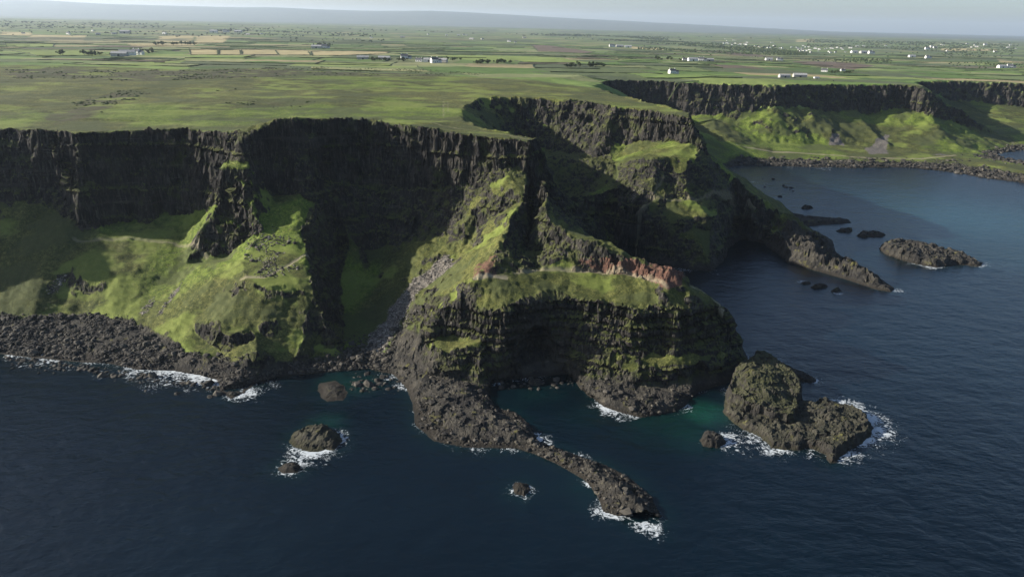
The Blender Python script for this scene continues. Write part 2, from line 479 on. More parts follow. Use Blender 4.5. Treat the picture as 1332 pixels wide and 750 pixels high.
# cheap cull first
ins0 = inside(gx, gy, LAND)
gz = np.full(gx.shape, -99.0); gd = np.zeros(gx.shape)
near = ins0.copy()
nr, nc = GA.shape
g2 = ins0.reshape(nr, nc)
dil = g2.copy()
for _ in range(6):
    e = dil.copy()
    e[1:] |= dil[:-1]; e[:-1] |= dil[1:]; e[:, 1:] |= dil[:, :-1]; e[:, :-1] |= dil[:, 1:]
    dil = e
keep = dil.ravel()
ii = np.nonzero(keep)[0]
z, d, _ = ground(gx[ii], gy[ii])
gz[ii] = z; gd[ii] = d
q = np.arange(nr * nc).reshape(nr, nc)
a, b, c, e = q[:-1, :-1].ravel(), q[:-1, 1:].ravel(), q[1:, 1:].ravel(), q[1:, :-1].ravel()
ok = keep[a] & keep[b] & keep[c] & keep[e]
a, b, c, e = a[ok], b[ok], c[ok], e[ok]
par = ((a // nc + a % nc) % 2) == 0
T1 = np.where(par[:, None], np.stack([a, b, c], 1), np.stack([a, b, e], 1))
T2 = np.where(par[:, None], np.stack([a, c, e], 1), np.stack([b, c, e], 1))
T = np.concatenate([T1, T2])
rem = -np.ones(nr * nc, dtype=np.int64); used = np.unique(T); rem[used] = np.arange(len(used))
T = rem[T]
V = np.stack([gx, gy, gz], 1)[used]
DS = gd[used]


def refine(V, DS, T, fac, passes):
    for _ in range(passes):
        E = np.concatenate([T[:, [0, 1]], T[:, [1, 2]], T[:, [2, 0]]])
        E.sort(axis=1)
        key = E[:, 0] * np.int64(len(V)) + E[:, 1]
        uk, inv = np.unique(key, return_inverse=True)
        ue = np.stack([uk // len(V), uk % len(V)], 1)
        p, r = V[ue[:, 0]], V[ue[:, 1]]
        ln = np.linalg.norm(p - r, axis=1)
        mk = (ln > fac * np.minimum(p[:, 1], 900) + .0008 * p[:, 1]) & (np.abs(p[:, 2] - r[:, 2]) > .55 * ln) & (p[:, 1] < 1900)
        if not mk.any():
            break
        mid = -np.ones(len(ue), dtype=np.int64)
        mid[mk] = len(V) + np.arange(mk.sum())
        V = np.concatenate([V, (p[mk] + r[mk]) / 2])
        DS = np.concatenate([DS, (DS[ue[mk, 0]] + DS[ue[mk, 1]]) / 2])
        m = mid[inv].reshape(3, -1).T      # mids on edges 01,12,20
        n = (m >= 0).sum(1)
        out = [T[n == 0]]
        for r_ in range(3):
            Tr = np.roll(T, -r_, axis=1); mr = np.roll(m, -r_, axis=1)
            s = (n == 1) & (mr[:, 0] >= 0)
            t, mm = Tr[s], mr[s]
            out += [np.stack([t[:, 0], mm[:, 0], t[:, 2]], 1), np.stack([mm[:, 0], t[:, 1], t[:, 2]], 1)]
            s = (n == 2) & (mr[:, 2] < 0)
            t, mm = Tr[s], mr[s]
            out += [np.stack([mm[:, 0], t[:, 1], mm[:, 1]], 1), np.stack([t[:, 0], mm[:, 0], mm[:, 1]], 1), np.stack([t[:, 0], mm[:, 1], t[:, 2]], 1)]
        s = n == 3
        t, mm = T[s], m[s]
        out += [np.stack([t[:, 0], mm[:, 0], mm[:, 2]], 1), np.stack([mm[:, 0], t[:, 1], mm[:, 1]], 1),
                np.stack([mm[:, 2], mm[:, 1], t[:, 2]], 1), mm]
        T = np.concatenate(out)
    return V, DS, T


V, DS, T = refine(V, DS, T, .0035, 6)
print('terrain', len(V), len(T))


def normals(V, T):
    fn = np.cross(V[T[:, 1]] - V[T[:, 0]], V[T[:, 2]] - V[T[:, 0]])
    N = np.zeros_like(V)
    for k in range(3):
        for j in range(3):
            N[:, j] += np.bincount(T[:, k], weights=fn[:, j], minlength=len(V))
    N /= np.linalg.norm(N, axis=1)[:, None] + 1e-12
    return N


def smooth_attr(a, T, it):
    n = len(a)
    cnt = np.bincount(T.ravel(), minlength=n).astype(float) + 1e-9
    for _ in range(it):
        s = a[T].sum(1)
        acc = np.zeros(n)
        for k in range(3):
            acc += np.bincount(T[:, k], weights=s, minlength=n)
        a = acc / (3 * cnt)
    return a


def PP(*pts, z=5):
    return [at(p[0], p[1], p[2] if len(p) > 2 else z)[:2] for p in pts]


def mask_poly(x, y, poly, blur, amp, scale, seed):
    """soft noisy region mask"""
    P = np.array(poly)
    m = (x > P[:, 0].min() - 60) & (x < P[:, 0].max() + 60) & (y > P[:, 1].min() - 60) & (y < P[:, 1].max() + 60)
    out = np.zeros(x.shape)
    if m.any():
        X, Yy = x[m], y[m]
        d, _ = poly_dist(X, Yy, P, True)
        d = np.where(inside(X, Yy, P), d, -d) + amp * fbm2(X, Yy, scale, 3, seed)
        out[m] = sm(-blur, blur, d)
    return out


def mask_line(x, y, line, w, z=None, zz=None):
    P = np.array([q[:2] for q in line])
    m = (x > P[:, 0].min() - 20) & (x < P[:, 0].max() + 20) & (y > P[:, 1].min() - 20) & (y < P[:, 1].max() + 20)
    out = np.zeros(x.shape)
    if m.any():
        d, _ = poly_dist(x[m] + .8 * fbm2(x[m], y[m], 9, 2, 5), y[m], P)
        out[m] = 1 - sm(w * .6, w * 1.3, d)
    return out


N = normals(V, T)
x, y, z = V[:, 0].copy(), V[:, 1].copy(), V[:, 2].copy()
nz = smooth_attr(N[:, 2], T, 2)
n_a = fbm2(x, y, 30, 4, 101)
n_b = fbm3(x, y, z * 1.0, 9, 3, 103)
n_c = fbm3(x, y, z, 3.2, 2, 107)
slope_thr = .72 + .10 * n_a + .16 * n_b
rock = 1 - sm(-.05, .05, nz - slope_thr)
# grass hangs on less steep faces and ledges; shore rock near the water
shore = np.zeros_like(x)
beach_l = PP((-400, 380), (-200, 395), (0, 409, 7), (40, 413, 7), (70, 411, 7), (110, 408, 7), (150, 415, 7), (190, 426, 7), (215, 440, 7), (240, 452, 7), (262, 462, 7), (285, 466, 7),
             (318, 478, 6), (340, 484), (380, 478), (432, 468), (452, 466), (497, 462), (520, 425, 12), (545, 440, 12), (556, 474, 6), (575, 490, 4), (600, 492, 4), (622, 496, 4), (635, 492, 4),
             (664, 476, 4), (690, 468, 5), (738, 468, 5), (755, 490, 4), (790, 494, 4), (840, 500, 4), (900, 497, 4), (945, 486), (975, 462), (1010, 480, 0), (960, 640, 0), (860, 800, 0), (400, 700, 0), (0, 560, 0), (-400, 560, 0))
shore = np.maximum(shore, mask_poly(x, y, beach_l, 2, 3.5, 12, 31))
far_b = PP((936, 214, 5), (962, 206, 5), (1007, 206, 5), (1067, 207, 5), (1112, 209, 5), (1142, 210), (1187, 211), (1225, 211), (1260, 214, 6), (1300, 222), (1332, 228), (1400, 245), (1400, 300, 0), (1100, 232, 0), (1000, 228, 0), (940, 240, 0))
shore = np.maximum(shore, mask_poly(x, y, far_b, 3, 5, 20, 33))
shore = np.maximum(shore, (1 - sm(2.5, 6.0, z + 1.5 * n_b)) * (y < 1500))
arm = PP((1018, 300, 12), (1035, 298, 10), (1090, 320, 0), (1180, 375, 0), (1160, 395, 0), (1020, 350, 0), (1000, 322, 8))
shore = np.maximum(shore, mask_poly(x, y, arm, 3, 4, 12, 37))
for poly, s in ((PP((700, 352, 46), (675, 356, 46), (640, 359, 46), (640, 345, 50), (648, 325, 54), (660, 299, 60), (672, 280, 65), (690, 262, 70), (708, 262, 74), (718, 290, 64), (735, 312, 57), (765, 322, 56), (760, 345, 48)), 1),
                (PP((755, 348, 47), (765, 322, 56), (800, 332, 54), (850, 348, 50), (884, 352, 50), (885, 366, 46), (862, 370, 45), (820, 357, 46), (785, 350, 47)), .9),
                (PP((398, 285, 52), (404, 350, 38), (412, 385, 28), (424, 430, 14), (438, 445, 6), (448, 380, 12), (436, 320, 28)), .9),
                (PP((414, 262, 56), (455, 303, 38), (478, 324, 26), (523, 318, 34), (574, 302, 46), (606, 277, 58), (630, 255, 66), (640, 226, 80), (560, 236, 66), (440, 232, 66)), .85),
                (PP((640, 228, 78), (690, 228, 78), (694, 244, 74), (660, 250, 70), (640, 262, 62)), .55),
                (PP((705, 188, 60), (745, 195, 50), (795, 208, 50), (800, 250, 40), (760, 255, 38), (720, 240, 60)), .8),  # amphitheatre floor: shadow painted in, dark rock colour over shaded grass
                (PP((905, 195, 72), (930, 214, 61), (956, 233, 50), (1001, 271, 26), (960, 285, 20), (925, 262, 42), (900, 240, 54)), .6),
                (PP((716, 270, 50), (735, 240, 60), (760, 250, 40), (790, 290, 22), (800, 315, 10), (770, 312, 40), (735, 300, 58)), .6)):
    rock = np.maximum(rock, mask_poly(x, y, poly, 1.5, 5, 9, 43) * s)
west = 1 - sm(-105, -75, x)
west = np.maximum(west, (y > 500) * .5)
rock = np.maximum(rock, .9 * sm(.35 + .3 * west, .5 + .3 * west, fbm2(x, y, 16, 4, 44)) * sm(.93, .84, nz) * (z < 85))
gsm = mask_poly(x, y, PP((-60, 285, 46), (95, 300, 41), (155, 292, 42), (215, 280, 47), (262, 273, 52), (300, 262, 59), (325, 250, 66), (345, 246, 66), (376, 254, 59), (388, 300, 50), (380, 345, 40), (325, 372, 33), (300, 372, 32), (270, 410, 22),
                    (245, 415, 18), (200, 425, 8), (100, 405, 8), (-60, 405, 8)), 3, 5, 14, 45)
rock = rock * (1 - .8 * gsm * sm(.42, .58, nz) * (1 - sm(.35, .6, fbm2(x, y, 13, 3, 46))))
rock = np.maximum(rock, shore)
# scree
scree = np.zeros_like(x)
for poly, s in ((PP((500, 468, 3), (520, 420, 12), (548, 380, 21), (590, 350, 33), (580, 335, 34), (540, 370, 20), (505, 410, 10), (480, 440, 6), (470, 462, 4)), 1),
                (PP((206, 413, 11), (222, 398, 13), (240, 380, 17), (236, 392, 15), (222, 410, 10), (212, 418, 9)), .9),
                (PP((178, 410, 10), (190, 395, 14), (205, 385, 16), (198, 400, 12), (188, 412, 9)), .6),
                (PP((60, 372, 20), (85, 355, 24), (82, 368, 21), (62, 378, 18)), .5),
                (PP((240, 350, 28), (262, 336, 32), (262, 345, 30), (245, 357, 26)), .35),
                (PP((322, 366, 32), (332, 335, 38), (352, 318, 42), (390, 330, 38), (398, 350, 32), (370, 362, 32), (340, 370, 31)), .28),
                (PP((1078, 190, 10), (1082, 176, 22), (1090, 172, 26), (1100, 190, 10)), 1),
                (PP((1122, 196, 7), (1150, 178, 18), (1156, 180, 16), (1155, 200, 7), (1130, 202, 6)), .9),
                (PP((1208, 203, 6), (1218, 188, 20), (1226, 188, 20), (1240, 202, 6)), .9),
                (PP((1262, 162, 20), (1310, 165, 18), (1332, 176, 10), (1270, 176, 10)), .5),
                (PP((820, 245, 48), (835, 243, 49), (838, 249, 47), (823, 251, 46)), .8)):
    scree = np.maximum(scree, s * mask_poly(x, y, poly, 2.5, 4, 9, 41))
# red laterite band along the crest of the headland
red = np.zeros_like(x)
rp = [p for p in crest[3:]] + []
dline, cz_ = poly_dist(x, y, np.array(crest + []))
dpath, pz_ = poly_dist(x, y, np.array(path2))
sel = (y < 450) & (y > 300) & (x > -30) & (x < 140)
band = sel & (np.minimum(dline, dpath) < 16) & (z > pz_ - .5) & (z < pz_ + 7 + 3 * n_b)
fade = np.interp(x, [-30, -14, -6, 10, 30, 60, 200], [.0, .9, .3, .1, .4, 1, 1])
red[band] = fade[band] * (1 - .25 * sm(0, 8, z - pz_)[band])
redspots = PP((1079, 0), ) if False else None
d_, _ = poly_dist(x, y, np.array(L((330, 360, 34), (322, 368, 32))))
path = np.zeros_like(x)
PATHS = [(L((95, 304, 42), (120, 308, 40), (170, 311, 38), (225, 313, 38), (245, 322, 35), (270, 333, 33)), 1.0, .45),
         (L((316, 373, 30.5), (345, 374, 30.5), (375, 366, 30.5), (402, 355, 31)), 1.1, .8),
         (L((618, 361, 46), (640, 360, 46), (658, 360, 46)), 1.3, .9),
         (path2[2:9], 1.2, .6), (lines['tailridge'], .9, 1), (lines['r3_path'], 1.1, .4),
         (L((826, 268, 42), (845, 256, 44.5), (862, 246, 47)), .8, .4),
         (L((960, 191, 14), (1060, 199, 8), (1142, 205, 6.5), (1200, 206, 6), (1243, 202, 6)), 2.2, .8),
         (L((577, 130, 101), (578, 150, 101)), .6, .35), (L((582, 130, 101), (583, 145, 101)), .6, .2),
         (L((395, 149, 106), (460, 149, 105), (520, 157, 103), (560, 160, 102), (600, 168, 101), (650, 174, 100), (690, 181, 100)), .8, .55),
         (L((880, 128.5, 97), (820, 126, 97), (770, 122, 98), (700, 119, 99), (640, 120, 100)), 1, .3),
         (L((1160, 106, 88), (1190, 108, 87), (1203, 113, 86)), 2, .5)]
for ln_, w, s in PATHS:
    path = np.maximum(path, s * mask_line(x, y, ln_, w))
grassf = (1 - rock)
# moor patches on the plateau
heath = np.zeros_like(x)
for poly, s in ((PP((0, 92), (60, 88), (180, 92), (300, 90), (400, 82), (520, 84), (600, 88), (636, 95), (560, 98), (420, 99), (330, 104), (230, 107), (150, 110), (60, 104), (0, 108), z=98), .9),
                (PP((85, 140), (120, 128), (165, 118), (180, 122), (120, 142), (80, 160), (70, 163), z=100), .8),
                (PP((230, 119), (330, 114), (345, 116), (250, 122), z=100), .6),
                (PP((280, 136), (330, 131), (400, 134), (360, 141), (300, 142), z=100), .5),
                (PP((100, 150), (160, 142), (200, 152), (120, 158), z=100), .35),
                (PP((730, 103), (800, 98), (890, 101), (800, 104), z=96), .35),
                (PP((900, 105), (1000, 104.5), (1160, 104.5), (1190, 109), (1000, 107.5), z=88), .45)):
    heath = np.maximum(heath, s * mask_poly(x, y, poly, 10, 26, 45, 61))
dry = sm(-.35, .35, fbm2(x, y, 110, 4, 63) + .35 * sm(-80, 60, x) * (z > 80)) * (z > 78) * sm(440, 560, y)
lush = sm(-.3, .4, fbm2(x, y, 60, 3, 65)) * (.25 + .75 * (1 - sm(-90, -40, x) * (y < 560)))
dry = np.maximum(dry, .75 * sm(-80, -20, x) * (y < 700) * sm(-.5, .4, fbm2(x, y, 25, 3, 66)))

# ---------------- rock detail
nh = N.copy(); nh[:, 2] = 0
nl = np.linalg.norm(nh, axis=1)
nh /= (nl[:, None] + 1e-6)
steep = (1 - sm(.35, .75, nz)) * (y < 1900)
k = np.clip(y / 450, .8, 2.4)
# columns: vertical ribs, cut by horizontal tiers
tier = z + 3.0 * fbm2(x, y, 45, 2, 201)
tn = vn2(tier / 7.5, x * 0 + 3.3, 205)
zc = np.floor(tier / 9.0)
rib = np.abs(vn3(x / 3.4, y / 3.4, zc * .37 + tier / 60, 211)) * 1.0 + .8 * np.abs(vn3(x / 1.7, y / 1.7, zc * .71 + tier / 30, 213))
but = fbm3(x, y, z * .3, 19, 4, 215)
ks = np.where(y < 700, 1.0, 2.0)
hx = zc * 3.7
colm = cell(x + hx, y - hx, 2.3, 250); colb = cell(x, y, 5.5, 253)
colf = np.where(y < 700, colm, cell(x, y, 4.6, 256))
zl = tier / 9.0 - zc
led = (1 - sm(.0, .22, zl)) * (_h(zc.astype(np.int64) + 50, zc.astype(np.int64) * 0, zc.astype(np.int64) * 0, 9) > .3) * sm(-.25, .3, fbm3(x, y, z, 24, 3, 281) + .25 * (x > -45))
headm = (y > 295) * (y < 385) * (x > -45) * (x < 140) * sm(42, 34, z)
st5 = (z + 1.6 * fbm2(x, y, 34, 2, 290)) / 4.4
st5 = st5 - np.floor(st5)
disp = steep * (headm * 1.5 * (sm(.12, .4, st5) - .5) + (.8 * rib - .6) * k * .8 * (1 - .5 * headm * (z < 22)) + (1.05 * colf + 1.0 * colb) * ks * .8 + 4.6 * but * np.minimum(k, 1.6) + .9 * tn + 2.0 * led + .6 * n_c)
V[:, 0] += nh[:, 0] * disp
V[:, 1] += nh[:, 1] * disp
# the sea cave and two smaller hollows really go into the rock
for (cx_, cy_, cz0, rx_, rz_, dep) in ((13, 344, 13, 11, 12, 13), (92, 328, 5, 9, 8, 7), (-19, 338, 9, 6, 6, 4), (190, 598, 8, 18, 12, 12), (-36, 325, 3, 1, 1, 0)):
    e_ = ((x - cx_) / rx_) ** 2 + ((z - cz0) / rz_) ** 2 + ((y - cy_) / 16) ** 2
    V[:, 1] += dep * np.sqrt(np.clip(1 - e_, 0, 1)) * steep
# shore roughness: blocks and boulders
rough = shore * (1 - steep) * (y < 1500)
b1 = fbm2(x, y, 4.2, 3, 221, .6)
b2 = np.abs(vn2(x / 7, y / 7, 225))
blk = .9 * cell(x, y, 6.0, 261) + .55 * cell(x, y, 2.6, 264)
V[:, 2] += rough * sm(0, 5, DS) * .68 * (1.0 * b1 + .5 * b2 + blk - .1) * np.clip(k, 1, 2)
armm = mask_poly(x, y, PP((985, 262, 26), (1030, 276, 18), (1095, 318, 5), (1185, 375, 0), (1160, 398, 0), (1020, 356, 0), (985, 318, 8)), 2, 2, 10, 38)
V[:, 2] += armm * sm(2, 9, DS) * (2.6 * cell(x, y, 8.5, 291) + 1.8 * cell(x, y, 4.2, 294) + 1.5 * fbm2(x, y, 13, 3, 297))
rk2 = rock * (1 - shore) * (1 - steep) * (y < 1500)
V[:, 2] += rk2 * (1.1 * cell(x, y, 4.2, 267) + .7 * cell(x, y, 2.0, 270))
# knobbly crests
for ln_, wd_, am_ in ((crest[3:], 5, 2.6), (lines['arete'], 3.5, 1.8), (lines['tailridge'], 2, .6), (lines['arm_top'], 7, 2.2), (lines['r3_crest'], 8, 2.5), (lines['h1_spine'][:3], 4, 1.5)):
    P_ = np.array(ln_); mm_ = (x > P_[:, 0].min() - 15) & (x < P_[:, 0].max() + 15) & (y > P_[:, 1].min() - 15) & (y < P_[:, 1].max() + 15)
    dd_, _q = poly_dist(x[mm_], y[mm_], P_)
    V[mm_, 2] += am_ * (1 - sm(0, wd_, dd_)) * (.5 * cell(x[mm_], y[mm_], 3.5, 273) + fbm2(x[mm_], y[mm_], 8, 3, 275))
V[:, 2] += scree * (1 - rough) * .5 * b1
# grass slopes: terracettes, gullies and hummocks
slope_g = sm(.99, .88, nz) * (1 - steep) * (1 - shore) * (1 - .6 * (y > 850))
gul = fbm2(x * 1.0, y * .35, 7, 3, 231)
V[:, 2] += slope_g * (.55 * np.abs(((z + 1.5 * fbm2(x, y, 14, 3, 237)) / 2.6) % 1 - .5) * 2 + .7 * sm(.1, .5, fbm2(x, y, 4.5, 3, 239)) * (1 - .6 * west) + (1.0 - .55 * west) * gul + .35 * fbm2(x, y, 2.6, 2, 233) + 1.2 * fbm2(x, y, 22, 2, 235)) * np.clip(k, .8, 1.8)
flat = sm(.9, .985, nz) * (z > 60)
V[:, 2] += flat * (.45 * fbm2(x, y, 10, 3, 241) + 1.6 * fbm2(x, y, 48, 3, 247) * (y > 520) + .25 * heath * fbm2(x, y, 5, 2, 243))
V[:, 2] -= .5 * path * (y < 700)
V[:, 2] = np.where((DS < .01) & (V[:, 2] < .2), V[:, 2], V[:, 2])

# ------------------------------------------------------------------ farmland colours
FIELDS = np.array([(.075, .120, .028), (.10, .15, .035), (.125, .175, .045), (.058, .092, .028), (.11, .14, .05), (.16, .175, .075), (.080, .100, .040), (.155, .19, .055), (.07, .085, .04), (.20, .20, .09)])
TAN = np.array([.30, .25, .13]); BROWN = np.array([.10, .075, .055]); DARK = np.array([.045, .06, .03])


def field_uv(x, y):
    ang = R(12)
    wx = x + 110 * vn2(x / 700, y / 700, 301); wy = y + 110 * vn2(x / 700, y / 700, 303)
    big = np.clip(y / 1500, 1, 2.2)
    u = (wx * math.cos(ang) + wy * math.sin(ang)); v = (-wx * math.sin(ang) + wy * math.cos(ang))
    return u, v


ROWH, ROWW = 150.0, 210.0


def field_ids(x, y):
    u, v = field_uv(x, y)
    rv = v / ROWH
    r = np.floor(rv)
    off = _h(r.astype(np.int64), r.astype(np.int64) * 0, r.astype(np.int64) * 0, 5) * 300
    rw = ROWW * (.6 + .9 * _h(r.astype(np.int64), r.astype(np.int64) * 0 + 1, r.astype(np.int64) * 0, 6))
    cu = (u + off) / rw
    c = np.floor(cu)
    fv = rv - r; fu = cu - c
    # split some cells in two
    hs = _h(r.astype(np.int64), c.astype(np.int64), c.astype(np.int64) * 0, 8)
    sp = hs < .45
    s2 = np.where(sp, (fv > .5).astype(float), 0)
    e = np.minimum(np.minimum(fu, 1 - fu) * rw, np.minimum(fv, 1 - fv) * ROWH)
    e = np.where(sp, np.minimum(e, np.abs(fv - .5) * ROWH), e)
    return r, c, s2, e


TANP = [PP((245, 59), (282, 59), (283, 68), (248, 68), z=88), PP((284, 60), (311, 60), (313, 68), (285, 68), z=88), PP((313, 60), (357, 60), (362, 68), (315, 68), z=88),
        PP((358, 60), (400, 61), (404, 69), (363, 69), z=88), PP((404, 62), (510, 60), (500, 66), (440, 70), (406, 70), z=88),
        PP((208, 43), (255, 42), (245, 50), (200, 48), z=80), PP((255, 43), (300, 43), (290, 50), (250, 51), z=80), PP((0, 38), (40, 39), (40, 42), (0, 41), z=78),
        PP((40, 41), (112, 42), (108, 48), (30, 47), z=78), PP((1225, 61), (1300, 62), (1298, 64), (1223, 63.5), z=62), PP((1035, 50.5), (1062, 50.5), (1060, 53), (1036, 53), z=62),
        PP((1298, 74), (1332, 77), (1332, 80), (1302, 79), z=62), PP((820, 57), (865, 59), (862, 62), (822, 60), z=72), PP((165, 51), (260, 50), (250, 55), (170, 57), z=82)]
BRNP = [PP((1030, 74), (1080, 73), (1140, 79), (1110, 90), (1060, 84), z=74), PP((690, 53), (720, 55), (775, 62), (760, 64), (700, 61), z=80), PP((895, 60), (940, 61), (1000, 68), (950, 67), z=70)]
LITP = [PP((5, 52), (70, 52), (68, 58), (8, 58), z=85), PP((10, 61), (110, 61), (145, 68), (50, 70), z=88), PP((130, 85), (250, 72), (195, 90), z=92),
        PP((570, 69), (640, 67), (680, 76), (640, 82), (590, 74), z=85), PP((640, 67), (720, 70), (770, 82), (680, 80), z=85)]


def farm(x, y):
    r, c, s2, e = field_ids(x, y)
    hh = _h((r * 7 + s2 * 3).astype(np.int64), c.astype(np.int64), c.astype(np.int64) * 0, 21)
    h2 = _h((r * 7 + s2 * 3).astype(np.int64), c.astype(np.int64), c.astype(np.int64) * 0, 22)
    C = FIELDS[np.minimum((hh * len(FIELDS)).astype(int), len(FIELDS) - 1)].astype(float)
    C = np.where((h2 > .92)[:, None] & (y > 1500)[:, None], TAN * .8, C)
    C = np.where((h2 < .05)[:, None], BROWN, C)
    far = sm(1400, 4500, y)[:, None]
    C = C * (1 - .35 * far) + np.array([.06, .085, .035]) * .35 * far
    for P, cc_, j in [(p, TAN, 1) for p in TANP] + [(p, BROWN, 2) for p in BRNP] + [(p, np.array([.15, .19, .05]), 3) for p in LITP]:
        P = np.array(P)
        m = (x > P[:, 0].min()) & (x < P[:, 0].max()) & (y > P[:, 1].min()) & (y < P[:, 1].max())
        ix = np.nonzero(m)[0]
        if len(ix):
            ix = ix[inside(x[ix], y[ix], P)]
            C[ix] = cc_
            e[ix] = np.minimum(poly_dist(x[ix], y[ix], P, True)[0], 60)
    scrub = sm(.12, .4, fbm2(x, y, 420, 4, 305)) * (.35 + .5 * sm(1800, 4000, y))
    C = C * (1 - scrub[:, None]) + np.array([.05, .062, .03]) * scrub[:, None]
    w = 2.0 + .0011 * y
    hedge = (1 - sm(w * .5, w, e)) * sm(-.3, .3, fbm2(x, y, 90, 2, 307))
    C = C * (1 - .6 * hedge[:, None]) + DARK * .6 * hedge[:, None]
    C = C + (np.array([.055, .062, .050]) - C) * (.8 * sm(12000, 22000, y))[:, None]  # haze painted into the colour: far hills lose their green with distance
    C *= (1.12 + .2 * fbm2(x, y, 35, 3, 309) + .12 * fbm2(x, y, 180, 3, 310))[:, None]
    return C


def farm_weight(x, y):
    b = np.interp(x / np.maximum(y, 1), [-1, -.7, -.45, -.3, -.1, -.02, .1, .25, .6, 1], [1120, 1120, 1090, 1190, 1130, 1010, 960, 980, 1350, 1650])
    return sm(-25, 25, y - b + 60 * fbm2(x, y, 130, 2, 311))


fw = farm_weight(x, y) * (z > 55)
fc = farm(x, y)


def mesh_obj(name, V, T, attrs, mat, smooth=True, kind='structure'):
    me = bpy.data.meshes.new(name)
    me.vertices.add(len(V)); me.vertices.foreach_set('co', np.ascontiguousarray(V, dtype=np.float32).ravel())
    nf = len(T); w = T.shape[1]
    me.loops.add(nf * w); me.loops.foreach_set('vertex_index', np.ascontiguousarray(T, dtype=np.int32).ravel())
    me.polygons.add(nf)
    me.polygons.foreach_set('loop_start', np.arange(0, nf * w, w, dtype=np.int32))
    me.polygons.foreach_set('use_smooth', np.full(nf, smooth, dtype=bool))
    me.update(calc_edges=True)
    for nme, arr in attrs.items():
        at_ = me.attributes.new(nme, 'FLOAT_COLOR', 'POINT')
        full = np.ones((len(V), 4), dtype=np.float32); full[:, :arr.shape[1]] = arr
        at_.data.foreach_set('color', full.ravel())
    o = bpy.data.objects.new(name, me)
    col.objects.link(o)
    if mat:
        me.materials.append(mat)
    if kind:
        o['kind'] = kind
    return o


# ------------------------------------------------------------------ node helpers
class NT:
    def __init__(s, name, world=False):
        if world:
            s.m = bpy.data.worlds.new(name); scn.world = s.m
        else:
            s.m = bpy.data.materials.new(name)
        s.m.use_nodes = True
        s.t = s.m.node_tree
        s.t.nodes.clear()

    def n(s, typ, **kw):
        nd = s.t.nodes.new(typ)
        for k_, v in kw.items():
            if k_.startswith('i_'):
                nd.inputs[k_[2:].replace('_', ' ')].default_value = v
            else:
                setattr(nd, k_, v)
        return nd

    def l(s, a, b):
        s.t.links.new(a, b)

    def val(s, v, sock):
        if hasattr(v, 'is_output') or isinstance(v, bpy.types.NodeSocket):
            s.l(v, sock)
        else:
            sock.default_value = v

    def math(s, op, a, b=0.0, c=None, clamp=False):
        nd = s.n('ShaderNodeMath', operation=op, use_clamp=clamp)
        s.val(a, nd.inputs[0]); s.val(b, nd.inputs[1])
        if c is not None:
            s.val(c, nd.inputs[2])
        return nd.outputs[0]

    def ss(s, a, b, x):
        nd = s.n('ShaderNodeMapRange', interpolation_type='SMOOTHSTEP')
        nd.inputs['From Min'].default_value = a; nd.inputs['From Max'].default_value = b
        s.val(x, nd.inputs['Value'])
        return nd.outputs['Result']

    def mix(s, f, a, b, typ='MIX'):
        nd = s.n('ShaderNodeMix', data_type='RGBA', blend_type=typ)
        s.val(f, nd.inputs[0])
        for v, k_ in ((a, 6), (b, 7)):
            if isinstance(v, tuple):
                nd.inputs[k_].default_value = (*v, 1) if len(v) == 3 else v
            else:
                s.l(v, nd.inputs[k_])
        return nd.outputs[2]

    def noise(s, vec, scale, detail=4, rough=.55, dist=0, w=None):
        nd = s.n('ShaderNodeTexNoise')
        nd.inputs['Scale'].default_value = scale; nd.inputs['Detail'].default_value = detail
        nd.inputs['Roughness'].default_value = rough; nd.inputs['Distortion'].default_value = dist
        if vec is not None:
            s.l(vec, nd.inputs['Vector'])
        return nd.outputs['Fac']

    def attr(s, name):
        nd = s.n('ShaderNodeAttribute', attribute_name=name)
        sp = s.n('ShaderNodeSeparateColor')
        s.l(nd.outputs['Color'], sp.inputs[0])
        return nd, sp.outputs[0], sp.outputs[1], sp.outputs[2]

    def scaled(s, vec, sx, sy, sz):
        mp = s.n('ShaderNodeMapping')
        mp.inputs['Scale'].default_value = (sx, sy, sz)
        s.l(vec, mp.inputs['Vector'])
        return mp.outputs[0]


